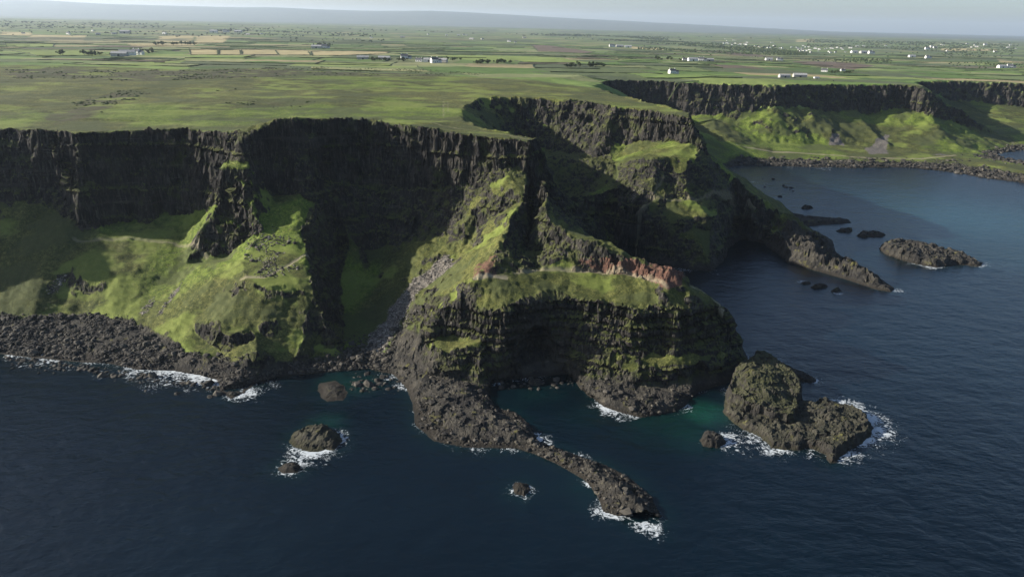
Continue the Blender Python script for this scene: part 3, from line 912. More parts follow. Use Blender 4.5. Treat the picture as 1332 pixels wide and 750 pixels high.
def ground_material():
    m = NT('coast_ground')
    geo = m.n('ShaderNodeNewGeometry')
    P = geo.outputs['Position']
    nsep = m.n('ShaderNodeSeparateXYZ'); m.l(geo.outputs['Normal'], nsep.inputs[0])
    psep = m.n('ShaderNodeSeparateXYZ'); m.l(P, psep.inputs[0])
    _, rock, red, scree = m.attr('ground_a')
    _, heath, path, dry = m.attr('ground_b')
    fcn, _, _, _ = m.attr('field_colour')
    _, fwt, lush, shore = m.attr('ground_c')
    n1 = m.noise(P, .35, 5, .6); n2 = m.noise(P, .07, 4, .55); n3 = m.noise(P, 1.3, 4, .65); n4 = m.noise(P, .018, 4, .5)
    # grass
    g1 = m.mix(m.ss(.35, .68, n2), (.062, .070, .018), (.118, .118, .034))
    g1 = m.mix(m.ss(.2, .8, lush), g1, m.mix(n1, (.105, .152, .020), (.158, .190, .034)))
    g1 = m.mix(m.ss(.52, .74, n1), g1, (.165, .160, .055))
    g1 = m.mix(m.math('MULTIPLY', m.ss(.3, .9, dry), .8), g1, m.mix(n1, (.105, .102, .030), (.172, .162, .052)))
    tuss = m.ss(.40, .56, n3)
    g1 = m.mix(m.ss(.56, .44, m.noise(P, .42, 3, .7)), g1, m.mix(1.0, g1, (.60, .66, .62), 'MULTIPLY'))
    g1 = m.mix(tuss, m.mix(1.0, g1, (.5, .55, .5), 'MULTIPLY'), g1)
    hc = m.mix(n1, (.028, .030, .016), (.075, .068, .032))
    hm = m.ss(.30, .62, m.math('ADD', m.math('MULTIPLY', heath, .75), m.math('MULTIPLY', m.math('SUBTRACT', n2, .5), .9)))
    g1 = m.mix(hm, g1, hc)
    pl = m.noise(m.scaled(P, .7, 1, 1), .026, 5, .6)
    g1 = m.mix(m.math('MULTIPLY', m.ss(.50, .58, pl), .75), g1, (.052, .062, .022))
    g1 = m.mix(m.math('MULTIPLY', m.ss(.46, .38, pl), .65), g1, (.145, .180, .038))
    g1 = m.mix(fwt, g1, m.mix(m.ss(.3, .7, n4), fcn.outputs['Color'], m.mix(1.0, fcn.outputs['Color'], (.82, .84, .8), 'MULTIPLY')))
    # basalt
    cols = m.scaled(P, 1, 1, .09)
    c1 = m.noise(cols, .75, 4, .7); c2 = m.noise(P, .11, 4, .6)
    strata = m.noise(m.scaled(P, .05, .05, 1), .22, 3, .5)
    rk = m.mix(m.ss(.3, .7, c2), (.008, .008, .0085), (.031, .028, .024))
    rk = m.mix(m.ss(.50, .72, c1), rk, (.085, .077, .064))
    rk = m.mix(m.ss(.46, .34, c1), rk, (.006, .006, .007))
    rk = m.mix(m.ss(.60, .72, strata), rk, (.040, .036, .032))
    rk = m.mix(m.ss(.64, .80, n1), rk, (.13, .12, .10))
    rk = m.mix(m.math('MULTIPLY', m.ss(.60, .64, m.noise(m.scaled(P, .03, .03, 1), .55, 3, .6)), m.math('MULTIPLY', m.ss(.4, .7, n2), .5)), rk, (.11, .10, .085))
    shc = m.mix(m.ss(.35, .65, c2), (.019, .018, .017), (.048, .044, .036))
    shc = m.mix(m.ss(.58, .75, n1), shc, (.095, .085, .064))
    shc = m.mix(m.ss(.58, .68, m.noise(P, .16, 5, .7)), shc, (.090, .086, .030))
    wet = m.ss(3.2, .8, m.math('ADD', psep.outputs[2], m.math('MULTIPLY', n1, 1.5)))
    shc = m.mix(wet, shc, (.022, .019, .015))
    rk = m.mix(shore, rk, shc)
    # small ledges of grass on the rock where it flattens out
    ledge = m.ss(.62, .85, m.math('ADD', nsep.outputs[2], m.math('MULTIPLY', m.math('SUBTRACT', n2, .5), .7)))
    ledge = m.math('MULTIPLY', ledge, m.math('SUBTRACT', 1.0, shore))
    rk = m.mix(m.math('MULTIPLY', ledge, .6), rk, m.mix(n1, (.070, .080, .018), (.125, .130, .038)))
    moss = m.ss(.54, .70, m.math('ADD', m.noise(P, .09, 5, .6), m.math('MULTIPLY', m.math('SUBTRACT', nsep.outputs[2], .25), .25)))
    moss = m.math('MULTIPLY', moss, m.math('SUBTRACT', 1.0, shore))
    rk = m.mix(m.math('MULTIPLY', moss, .5), rk, (.060, .070, .018))
    rmask = m.ss(.35, .65, m.math('ADD', rock, m.math('MULTIPLY', m.math('SUBTRACT', n3, .5), .5)))
    c = m.mix(rmask, g1, rk)
    sc = m.mix(m.ss(.4, .65, n3), (.060, .054, .048), (.20, .18, .155))
    smask = m.ss(.38, .60, m.math('ADD', m.math('MULTIPLY', scree, .62), m.math('MULTIPLY', m.math('SUBTRACT', n1, .4), .8)))
    c = m.mix(smask, c, sc)
    rd = m.mix(m.ss(.3, .7, n3), (.052, .032, .025), (.150, .076, .052))
    c = m.mix(m.ss(.25, .6, m.math('ADD', m.math('MULTIPLY', red, .8), m.math('MULTIPLY', m.math('SUBTRACT', n1, .55), 1.3))), c, rd)
    c = m.mix(path, c, (.24, .21, .14))
    pr = m.n('ShaderNodeBsdfPrincipled')
    m.l(c, pr.inputs['Base Color'])
    pr.inputs['Roughness'].default_value = .92
    pr.inputs['Specular IOR Level'].default_value = .18
    bh = m.math('ADD', m.math('MULTIPLY', n3, .5), m.math('MULTIPLY', m.noise(P, 3.2, 3, .6), .25))
    bh = m.math('ADD', bh, m.math('MULTIPLY', m.math('MULTIPLY', c1, 1.6), rock))
    bp = m.n('ShaderNodeBump'); bp.inputs['Strength'].default_value = .75; bp.inputs['Distance'].default_value = 1.1
    m.l(bh, bp.inputs['Height']); m.l(bp.outputs[0], pr.inputs['Normal'])
    out = m.n('ShaderNodeOutputMaterial'); m.l(pr.outputs[0], out.inputs[0])
    return m.m


GM = ground_material()
ga = np.stack([rock, red, scree], 1); gb = np.stack([heath, path, dry], 1); gc = np.stack([fw, lush, shore], 1)
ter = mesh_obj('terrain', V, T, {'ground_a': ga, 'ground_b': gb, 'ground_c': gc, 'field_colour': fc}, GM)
ter.data.polygons.foreach_set('use_smooth', (np.maximum(rock, steep)[T].mean(1) < .5) | (y[T].mean(1) > 1300))

# far ground to the horizon
A, Y = fan(-1.05, 1.05, 700, 2590, 42000, .0085)
GA, GY = np.meshgrid(A, Y)
fx, fy = (GA * GY).ravel(), GY.ravel()
fz = inland(fx, fy)
nr, nc = GA.shape
q = np.arange(nr * nc).reshape(nr, nc)
FT = np.stack([q[:-1, :-1].ravel(), q[:-1, 1:].ravel(), q[1:, 1:].ravel(), q[1:, :-1].ravel()], 1)
o1 = np.ones_like(fx)
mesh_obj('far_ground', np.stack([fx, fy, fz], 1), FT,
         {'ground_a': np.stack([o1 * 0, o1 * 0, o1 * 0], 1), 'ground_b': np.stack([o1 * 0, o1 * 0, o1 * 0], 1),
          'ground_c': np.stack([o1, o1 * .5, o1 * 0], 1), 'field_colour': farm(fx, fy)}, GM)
# ------------------------------------------------------------------ islets and skerries
ROCKS = []
WATERLINES = [np.array([p[:2] for p in WATER])]


def rock_thing(name, label, cat, outline, tops, edge=4.0, res=.8, seed=0, amp=1.0, group=None, grassy=0.0):
    P = np.array([at(px, py, 0)[:2] for px, py in outline])
    tp = np.array([at(*t) for t in tops])
    cx, cy = P.mean(0)
    x0, y0 = P.min(0) - 5; x1, y1 = P.max(0) + 5
    xs = np.arange(x0, x1, res); ys = np.arange(y0, y1, res)
    X, Yy = np.meshgrid(xs, ys)
    X, Yy = X.ravel(), Yy.ravel()
    wx = 1.6 * fbm2(X, Yy, 7, 3, seed + 1); wy = 1.6 * fbm2(X, Yy, 7, 3, seed + 2)
    d, _ = poly_dist(X + wx, Yy + wy, P, True)
    ins = inside(X + wx, Yy + wy, P)
    d = np.where(ins, d, -d)
    w = 1 / ((X[:, None] - tp[:, 0]) ** 2 + (Yy[:, None] - tp[:, 1]) ** 2 + 6) ** 1.6
    h = (w * tp[:, 2]).sum(1) / w.sum(1)
    Z = np.where(d > 0, h * sm(0, 1, d / edge) ** .8, d * .8)
    Z = Z + amp * sm(-1, 3, d) * (.9 * fbm2(X, Yy, 4.2, 4, seed + 3, .6) + .6 * cell(X, Yy, 4.5, seed + 5) + .45 * cell(X, Yy, 2.0, seed + 8))
    nr, nc = len(ys), len(xs)
    q = np.arange(nr * nc).reshape(nr, nc)
    F4 = np.stack([q[:-1, :-1].ravel(), q[:-1, 1:].ravel(), q[1:, 1:].ravel(), q[1:, :-1].ravel()], 1)
    keep = (Z[F4] > -2.2).any(1)
    F4 = F4[keep]
    us = np.unique(F4); rm = -np.ones(nr * nc, dtype=int); rm[us] = np.arange(len(us))
    VV = np.stack([X - cx, Yy - cy, Z], 1)[us]
    on = np.ones(len(VV)); zr = on * 0
    Tq = rm[F4]
    Tt = np.concatenate([Tq[:, [0, 1, 2]], Tq[:, [0, 2, 3]]])
    if res < 1.5:
        V2, _, Tt = refine(VV + np.array([0, 400, 0]), zr, Tt, .002, 4); VV = V2 - np.array([0, 400, 0])
        Nn = normals(VV, Tt)
        st = 1 - sm(.4, .8, Nn[:, 2])
        gxx, gyy = VV[:, 0] + cx, VV[:, 1] + cy
        dd = st * (.7 * cell(gxx, gyy, 2.0, 212) + .6 * np.abs(vn3(gxx / 2.2, gyy / 2.2, VV[:, 2] / 14, 211)) + 1.3 * fbm3(gxx, gyy, VV[:, 2], 4, 2, 4) - .4)
        VV[:, 0] += Nn[:, 0] * dd; VV[:, 1] += Nn[:, 1] * dd
        on = np.ones(len(VV)); zr = on * 0
    sh = on * (1 - grassy)
    o = mesh_obj(name, VV, Tt, {'ground_a': np.stack([on, zr, zr], 1), 'ground_b': np.stack([zr, zr, zr], 1),
                                'ground_c': np.stack([zr, on * .2, sh], 1), 'field_colour': np.stack([zr, zr, zr], 1)}, GM, smooth=False, kind=None)
    o.location = (cx, cy, 0)
    o['label'] = label; o['category'] = cat
    if group:
        o['group'] = group
    WATERLINES.append(np.concatenate([P, P[:1]]))
    return o


rock_thing('sea_stack', 'tall dark columnar stack with olive top off the headland point', 'sea stack',
           [(942, 520), (949, 503), (962, 490), (978, 474), (995, 474), (1012, 488), (1033, 503), (1042, 515), (1040, 545), (1030, 556), (1004, 552), (975, 543), (948, 532)],
           [(982, 482, 13), (960, 507, 7), (1000, 503, 9.5), (1032, 521, 5.5), (985, 524, 7.5), (1012, 530, 6), (975, 497, 10.5)], 2.0, .7, 401, 1.0, grassy=.38)
rock_thing('rock_platform', 'low craggy platform curving around the foot of the tall stack, foam at its right end', 'rock platform',
           [(941, 523), (944, 541), (965, 558), (991, 567), (1004, 583), (1025, 586), (1052, 582), (1072, 590), (1080, 602), (1092, 603), (1098, 590), (1116, 577), (1133, 569),
            (1136, 557), (1127, 544), (1111, 532), (1095, 526), (1073, 523), (1047, 522), (1020, 530), (1000, 545), (975, 540), (950, 525)],
           [(950, 531, 3), (975, 548, 2.8), (1010, 564, 3), (1040, 568, 3.2), (1070, 577, 3.2), (1088, 590, 2.6), (1095, 562, 4), (1118, 562, 3.5), (1115, 547, 3.6), (1080, 537, 4), (1050, 531, 3), (1060, 550, 1.2), (1045, 545, 1.5), (1075, 553, 3)], 3.0, .8, 411, 1.2, grassy=.12)
rock_thing('skerry', 'thin flat skerry with foam on it behind the tall stack', 'skerry', [(982, 465), (1000, 468), (1025, 477), (1060, 492), (1062, 497), (1045, 497), (1015, 489), (990, 478)],
           [(1000, 473, 2), (1030, 485, 2.2), (1050, 492, 2)], 3, .9, 421, .7)
rock_thing('sea_rock', 'small brown rock in foam beside the emerald shallows', 'rock', [(907, 571), (915, 564), (942, 567), (946, 576), (935, 583), (914, 581)], [(920, 570, 3.2), (936, 572, 3)], 3, .7, 431, .8)
rock_thing('sea_rock', 'rounded brown rock awash with foam in the left bay, larger of the pair', 'rock',
           [(373, 576), (382, 562), (400, 553), (425, 553), (442, 562), (448, 574), (436, 584), (405, 587), (382, 584)], [(400, 564, 3.2), (420, 562, 3.8), (434, 569, 2.2), (388, 573, 1.8), (410, 576, 1.6)], 5, .7, 441, .9, grassy=.15)
rock_thing('sea_rock', 'small low pinkish rock in the left bay just below the larger rounded rock', 'rock', [(360, 608), (368, 600), (385, 600), (394, 607), (388, 615), (368, 616)], [(377, 606, 1.3)], 3, .6, 451, .7)
rock_thing('sea_rock', 'tiny wave-washed rock alone in open water beside the long rocky spit', 'rock', [(664, 634), (672, 628), (688, 630), (690, 638), (682, 646), (668, 643)], [(677, 636, .9)], 2.5, .6, 461, .8)
rock_thing('shingle_mound', 'smooth oval shingle mound just off the dark cove beach', 'shingle bank', [(413, 508), (418, 498), (435, 495), (450, 500), (453, 512), (445, 521), (425, 523), (415, 517)], [(433, 506, 1.5)], 6, .7, 471, .25)
rock_thing('islet', 'long low islet with a round knob at its left end, out in the far bay', 'islet',
           [(1143, 322), (1150, 330), (1168, 337), (1193, 344), (1219, 348), (1247, 344), (1272, 347), (1280, 343), (1256, 333), (1240, 329), (1215, 324), (1184, 319), (1160, 317)],
           [(1160, 322, 6), (1167, 313, 14), (1175, 326, 4.5), (1200, 331, 4.5), (1225, 335, 4.5), (1250, 339, 3.5), (1268, 342, 2.5)], 5, 1.1, 481, 1.4)
for j, (x0, x1, yc, hh, lab) in enumerate(((1042, 1058, 270, 2.5, 'tiny dark skerry nearest the far boulder shore'), (1089, 1110, 300, 2.6, 'short dark skerry off the end of the long straight reef'),
                                           (1114, 1152, 305.5, 2.2, 'long thin flat skerry with a foam fleck beyond the reef'), (1040, 1055, 368, 1.5, 'low wave-washed rock at the left of three in front of the rocky arm'),
                                           (1054, 1076, 373, 2.8, 'dark rock in the middle of three in front of the rocky arm'), (1080, 1094, 378, 2.6, 'dark rock with foam at the right of three in front of the rocky arm'))):
    w = (x1 - x0) / 2; xc = (x0 + x1) / 2; hy = max(2.2, w * .2)
    rock_thing('skerry', lab, 'skerry', [(xc + w * math.cos(t) * (1 + .12 * math.sin(3 * t)), yc + hy * math.sin(t)) for t in np.linspace(0, 2 * math.pi, 10)[:-1]],
               [(xc, yc, hh), (xc - w * .5, yc, hh * .8), (xc + w * .5, yc, hh * .8)], 2.5, 1.0, 490 + j * 7, 1.5)

# ------------------------------------------------------------------ sea
A, Y = fan(-1.35, 1.2, 900, 110, 45000, .0045)
A2 = A; GA, GY = np.meshgrid(A2, Y)
sx, sy = (GA * GY).ravel(), GY.ravel()
ins = inside(sx, sy, LAND)
m = (sy < 1600) & (np.abs(sx / sy) < .95)
sd = np.full(sx.shape, 400.0)
mi = np.nonzero(m)[0]
best = np.full(len(mi), 400.0)
for wl in WATERLINES:
    bb0, bb1 = wl.min(0) - 60, wl.max(0) + 60
    s = (sx[mi] > bb0[0]) & (sx[mi] < bb1[0]) & (sy[mi] > bb0[1]) & (sy[mi] < bb1[1])
    if s.any():
        dd, _ = poly_dist(sx[mi][s], sy[mi][s], wl)
        best[s] = np.minimum(best[s], dd)
sd[mi] = best
FOAM = [(60, 467, 22, .8), (110, 475, 16, .7), (180, 486, 18, .95), (215, 492, 20, 1.15), (250, 496, 18, 1.2), (278, 496, 9, 1.0), (325, 514, 12, 1.15), (345, 506, 10, .8), (20, 464, 15, .55), (-60, 462, 30, .6),
        (505, 492, 9, .8), (520, 500, 8, .7), (410, 588, 13, 1.25), (440, 572, 9, .9), (377, 612, 8, .7), (677, 640, 7, .8), (707, 572, 8, 1.1), (757, 596, 6, .7), (768, 628, 6, .9), (795, 668, 9, 1.1), (845, 688, 9, 1.1),
        (615, 585, 12, .5), (660, 586, 12, .5), (548, 556, 8, .6), (545, 530, 8, .35), (795, 532, 12, 1.2), (812, 540, 9, .9), (690, 492, 12, .6), (645, 497, 8, .6), (890, 532, 8, .6),
        (965, 576, 15, 1.1), (1000, 586, 12, 1.05), (950, 575, 10, .9), (1112, 530, 14, 1.25), (1132, 545, 15, 1.35), (1145, 560, 13, 1.25), (1130, 575, 12, 1.1), (1105, 592, 10, 1.0), (1060, 592, 12, .5), (1160, 560, 9, .8),
        (990, 466, 9, 1.1), (1010, 470, 9, 1.0), (1060, 495, 6, 1.0), (1275, 344, 12, 1.0), (1215, 349, 12, .8), (1185, 343, 10, .7), (1145, 322, 8, .5), (1165, 378, 9, .7), (1090, 382, 6, .8), (1042, 366, 6, .8),
        (885, 352, 14, .8), (930, 354, 12, .5), (985, 238, 18, 1.0), (975, 245, 12, .9), (1012, 227, 14, .7), (1030, 219, 16, .7), (1075, 220, 20, .8), (1105, 221, 14, .6), (960, 222, 14, .5), (920, 510, 6, .5), (1100, 290, 8, .5), (1105, 345, 12, .5),
        (945, 508, 8, .35), (1135, 306, 6, .5), (140, 484, 12, .7)]
foam = np.zeros_like(sx)
for px, py, r, s in FOAM:
    c = at(px, py, 0)
    r *= .88
    w = s * np.exp(-((sx - c[0]) ** 2 + (sy - c[1]) ** 2) / (r * r))
    foam = np.maximum(foam, w)
prox = np.exp(-np.maximum(sd, 0) / 7.0)
foam = foam * (.45 + .55 * prox) + .16 * np.exp(-sd / 2.5)
shal = .75 * np.exp(-sd / 11.0)
EMER = [(915, 537, 14, 1.05), (880, 556, 26, .5), (850, 560, 26, .35), (700, 510, 22, .35), (760, 540, 22, .3), (450, 498, 18, .5), (470, 500, 14, .6), (425, 548, 12, .5), (760, 640, 20, .25)]
em = np.zeros_like(sx)
for px, py, r, s in EMER:
    c = at(px, py, 0)
    em = np.maximum(em, s * np.exp(-((sx - c[0]) ** 2 + (sy - c[1]) ** 2) / (r * r)))
shal = np.maximum(shal * .35, em) + shal * .15
teal = np.zeros_like(sx)
for px, py, r, s in ((1260, 285, 110, 1), (1180, 262, 80, .6), (1320, 330, 60, .5), (1130, 260, 120, .35)):
    c = at(px, py, 0)
    teal = np.maximum(teal, s * np.exp(-((sx - c[0]) ** 2 + (sy - c[1]) ** 2) / (r * r)))
kelp = np.zeros_like(sx)
for px, py, rx, ry, s in ((1100, 238, 150, 40, .7), (1010, 250, 60, 30, .5), (1290, 330, 60, 20, .4)):
    c = at(px, py, 0)
    kelp = np.maximum(kelp, s * np.exp(-(((sx - c[0]) / rx) ** 2 + ((sy - c[1]) / ry) ** 2)))
nr, nc = GA.shape
q = np.arange(nr * nc).reshape(nr, nc)
ST = np.stack([q[:-1, :-1].ravel(), q[:-1, 1:].ravel(), q[1:, 1:].ravel(), q[1:, :-1].ravel()], 1)
deepin = ins & (sd > 12)
ST = ST[~deepin[ST].all(1)]
us = np.unique(ST); rm = -np.ones(nr * nc, dtype=int); rm[us] = np.arange(len(us)); ST = rm[ST]
SV = np.stack([sx, sy, sx * 0], 1)[us]


def sea_material():
    m = NT('sea_water')
    geo = m.n('ShaderNodeNewGeometry'); P = geo.outputs['Position']
    _, foam, sh, teal = m.attr('sea_a')
    _, kelp, _, _ = m.attr('sea_b')
    n_big = m.noise(P, .006, 3, .5)
    base = m.mix(m.ss(.35, .65, n_big), (.0004, .0034, .0066), (.0010, .0058, .0105))
    base = m.mix(m.ss(.1, 1.5, m.math('MULTIPLY', sh, m.math('ADD', .55, m.noise(P, .08, 4, .6)))), base, (.006, .045, .030))
    base = m.mix(m.math('MULTIPLY', teal, .8), base, (.016, .052, .066))
    base = m.mix(m.math('MULTIPLY', kelp, .6), base, (.008, .016, .012))
    f_n = m.noise(P, .42, 7, .72, 1.6); f_n2 = m.noise(P, .09, 4, .6, .6)
    fv = m.math('ADD', foam, m.math('MULTIPLY', m.math('SUBTRACT', f_n, .5), 3.6))
    fv = m.math('ADD', fv, m.math('MULTIPLY', m.math('SUBTRACT', f_n2, .5), 1.6))
    fm = m.math('MULTIPLY', m.ss(.66, 1.15, fv), m.ss(.12, .35, foam))
    # a few loose whitecaps and foam strings
    base = m.mix(m.math('MULTIPLY', fm, .85), base, (.52, .56, .58))
    pr = m.n('ShaderNodeBsdfPrincipled')
    m.l(base, pr.inputs['Base Color'])
    m.l(m.math('ADD', .2, m.math('MULTIPLY', fm, .6)), pr.inputs['Roughness'])
    pr.inputs['IOR'].default_value = 1.33
    w1 = m.noise(m.scaled(P, .8, 1.15, 1), .22, 5, .62, .3); w2 = m.noise(m.scaled(P, 1, 1.3, 1), .055, 3, .5, .2); w3 = m.noise(P, .9, 3, .6)
    h = m.math('ADD', m.math('MULTIPLY', w1, 1.1), m.math('ADD', m.math('MULTIPLY', w2, 2.2), m.math('MULTIPLY', w3, .18)))
    bp = m.n('ShaderNodeBump'); bp.inputs['Strength'].default_value = .55; bp.inputs['Distance'].default_value = 1.0
    m.l(h, bp.inputs['Height']); m.l(bp.outputs[0], pr.inputs['Normal'])
    out = m.n('ShaderNodeOutputMaterial'); m.l(pr.outputs[0], out.inputs[0])
    return m.m


SM = sea_material()
mesh_obj('sea', SV, ST, {'sea_a': np.stack([foam, shal, teal], 1)[us], 'sea_b': np.stack([kelp, kelp * 0, kelp * 0], 1)[us]}, SM)


# ------------------------------------------------------------------ loose rocks
ICO_V = None


def ico(sub=0):
    t = (1 + 5 ** .5) / 2
    v = np.array([(-1, t, 0), (1, t, 0), (-1, -t, 0), (1, -t, 0), (0, -1, t), (0, 1, t), (0, -1, -t), (0, 1, -t), (t, 0, -1), (t, 0, 1), (-t, 0, -1), (-t, 0, 1)], dtype=float)
    v /= np.linalg.norm(v[0])
    f = np.array([(0, 11, 5), (0, 5, 1), (0, 1, 7), (0, 7, 10), (0, 10, 11), (1, 5, 9), (5, 11, 4), (11, 10, 2), (10, 7, 6), (7, 1, 8), (3, 9, 4), (3, 4, 2), (3, 2, 6), (3, 6, 8), (3, 8, 9), (4, 9, 5), (2, 4, 11), (6, 2, 10), (8, 6, 7), (9, 8, 1)])
    for _ in range(sub):
        vs = list(map(tuple, v)); mp = {}; nf = []

        def md(a, b):
            k_ = (min(a, b), max(a, b))
            if k_ not in mp:
                q_ = (np.array(vs[a]) + np.array(vs[b])); q_ /= np.linalg.norm(q_)
                mp[k_] = len(vs); vs.append(tuple(q_))
            return mp[k_]
        for a, b, c in f:
            ab, bc, ca = md(a, b), md(b, c), md(c, a)
            nf += [(a, ab, ca), (b, bc, ab), (c, ca, bc), (ab, bc, ca)]
        v = np.array(vs); f = np.array(nf)
    return v, f


IV, IF = ico(0)


def scatter(name, pts, sizes, mat, squash=.7, attrs=None, smooth=False, jit=.28):
    n = len(pts)
    ang = rng.uniform(0, 2 * math.pi, n); ca, sa = np.cos(ang), np.sin(ang)
    base = IV[None] * (1 + rng.uniform(-jit, jit, (n, len(IV), 1)))
    sc_ = sizes[:, None, None] * np.stack([rng.uniform(.7, 1.4, n), rng.uniform(.7, 1.2, n), rng.uniform(.6, 1.2, n) * squash], 1)[:, None, :]
    b_ = base * sc_
    o_ = np.stack([b_[..., 0] * ca[:, None] - b_[..., 1] * sa[:, None], b_[..., 0] * sa[:, None] + b_[..., 1] * ca[:, None], b_[..., 2]], 2)
    o_ += pts[:, None, :]
    VV = o_.reshape(-1, 3)
    TT = (IF[None] + (np.arange(n) * len(IV))[:, None, None]).reshape(-1, 3)
    at_ = {}
    if attrs:
        for k_, row in attrs.items():
            at_[k_] = np.tile(np.array(row, dtype=float), (len(VV), 1))
    return mesh_obj(name, VV, TT, at_, mat, smooth, 'stuff')


def pick(w, n):
    w = w / w.sum()
    return rng.choice(len(w), n, p=w, replace=True)


def loose_mat(name, dark, light, lo=.35, hi=.65):
    m = NT(name)
    geo = m.n('ShaderNodeNewGeometry')
    c = m.mix(m.ss(lo, hi, geo.outputs['Random Per Island']), dark, light)
    c = m.mix(m.ss(.5, .8, m.noise(geo.outputs['Position'], .9, 3, .6)), c, (.10, .09, .06))
    pr = m.n('ShaderNodeBsdfPrincipled'); m.l(c, pr.inputs['Base Color']); pr.inputs['Roughness'].default_value = .9; pr.inputs['Specular IOR Level'].default_value = .2
    out = m.n('ShaderNodeOutputMaterial'); m.l(pr.outputs[0], out.inputs[0])
    return m.m


BM = loose_mat('boulder_rock', (.018, .017, .016), (.066, .060, .051), .2, 1.0)
BL = loose_mat('pale_scree_rock', (.05, .045, .04), (.24, .22, .19), .2, 1.0)
pz = V[:, 2]
w_ = shore * (N[:, 2] > .75) * (pz > .3) * (y < 470) * (y / 350)
w_ = w_ * np.where((x < -62), 1, np.where(DS < 5, .22, .06)) * (fbm2(x, y, 14, 3, 88) > -.35)
ix = pick(w_, 26000)
P0 = V[ix] + rng.uniform(-.6, .6, (len(ix), 3)) * [1, 1, .15]
szs = np.exp(rng.normal(-.75, .6, len(ix))) * .75
P0[:, 2] += szs * .1
scatter('shore_boulders', P0, np.clip(szs, .25, 2.6), BM)
w_ = shore * (y > 850) * (y < 1300) * (pz > .2)
ix = pick(w_, 2600)
szs = np.exp(rng.normal(.45, .45, len(ix)))
scatter('far_shore_boulders', V[ix], np.clip(szs, .8, 4), BM)
w_ = (scree > .35) * (y < 600) * scree
w_ = w_ * (fbm2(x, y, 9, 3, 89) > -.2)
ix = pick(w_, 6500)
szs = np.exp(rng.normal(-.95, .55, len(ix))) * .62
scatter('scree_rocks', V[ix], np.clip(szs, .2, 1.6), BL)
# stray pale stones in the slopes above the sea
w_ = ((mask_poly(x, y, PP((545, 372, 33), (565, 362, 35), (560, 400, 24), (530, 430, 12), (520, 420, 12)), 3, 3, 10, 71) + mask_poly(x, y, PP((318, 320, 42), (345, 300, 48), (392, 320, 45), (396, 350, 38), (335, 366, 36)), 3, 4, 10, 72)) * .9)
w_ = w_ * (fbm2(x, y, 9, 3, 90) > .1)
ix = pick(w_, 1300)
szs = np.exp(rng.normal(-.7, .5, len(ix))) * .7
hs_ = rng.random(len(ix)) < .3
scatter('hillside_stones', V[ix][hs_], np.clip(szs[hs_], .18, 1.3), BL)
scatter('dark_hillside_stones', V[ix][~hs_], np.clip(szs[~hs_], .18, 1.5), BM)
# awash stones just off the left beach
pts = []
for _ in range(170):
    px = rng.uniform(0, 300); py = np.interp(px, [0, 105, 180, 283], [463, 474, 486, 500]) + abs(rng.normal(0, 7))
    q_ = at(px, py, 0); pts.append((q_[0], q_[1], rng.uniform(-.3, .2)))
for _ in range(60):
    q_ = at(rng.uniform(455, 520), rng.uniform(485, 512), 0); pts.append((q_[0], q_[1], rng.uniform(-.3, .1)))
for _ in range(50):
    q_ = at(rng.uniform(650, 745), rng.uniform(490, 506), 0); pts.append((q_[0], q_[1], rng.uniform(-.3, .1)))
for _ in range(14):
    q_ = at(rng.uniform(950, 1040), rng.uniform(228, 262), 0); pts.append((q_[0], q_[1], rng.uniform(-.3, .3)))
pts = np.array(pts)
scatter('awash_stones', pts, np.exp(rng.normal(-.1, .5, len(pts))) * np.where(pts[:, 1] > 600, 2, .9), BM)

# ------------------------------------------------------------------ countryside
def ground_px(px, py):
    z_ = 80.0
    for _ in range(12):
        p = at(px, py, z_)
        if p[1] <= 0 or p[1] > 60000:
            return None
        if p[1] < 2400:
            z2 = float(look(np.array([p[0]]), np.array([p[1]]))[0])
        else:
            z2 = float(inland(p[0], p[1]))
        z_ = .5 * z_ + .5 * z2
    p = at(px, py, z_); p[2] = z2
    return p


def gz_at(xx, yy):
    xx = np.asarray(xx, float); yy = np.asarray(yy, float)
    return np.where(yy < 2400, look(xx, yy), inland(xx, yy))


def simple_mat(name, c1_, c2_, scale=.6, rough=.9, rnd=False):
    m = NT(name)
    if rnd:
        f = m.n('ShaderNodeObjectInfo').outputs['Random']
    else:
        tc = m.n('ShaderNodeNewGeometry'); f = m.ss(.3, .7, m.noise(tc.outputs['Position'], scale, 4, .6))
    pr = m.n('ShaderNodeBsdfPrincipled'); m.l(m.mix(f, c1_, c2_), pr.inputs['Base Color']); pr.inputs['Roughness'].default_value = rough
    pr.inputs['Specular IOR Level'].default_value = .2
    out = m.n('ShaderNodeOutputMaterial'); m.l(pr.outputs[0], out.inputs[0])
    return m.m


LEAF = simple_mat('leaves', (.018, .030, .010), (.045, .060, .018), .35)
BARK = simple_mat('bark', (.06, .045, .03), (.10, .08, .06), 2)
WHITEW = simple_mat('white_render', (.52, .51, .48), (.70, .69, .66), .4)
GREYW = simple_mat('grey_wall', (.25, .24, .22), (.42, .40, .37), .4)
SLATE = simple_mat('slate_roof', (.05, .052, .06), (.11, .11, .12), .8)
TINR = simple_mat('barn_roof', (.20, .20, .20), (.34, .34, .33), .5)
GLASS = simple_mat('dark_window', (.02, .025, .03), (.04, .045, .05), 1, .2)


def pymesh(name, vs, fs, mat, parent=None, smooth=False):
    me = bpy.data.meshes.new(name); me.from_pydata([tuple(map(float, v)) for v in vs], [], fs)
    me.materials.append(mat)
    if smooth:
        me.polygons.foreach_set('use_smooth', [True] * len(me.polygons))
    o = bpy.data.objects.new(name, me); col.objects.link(o)
    if parent:
        o.parent = parent
    return o


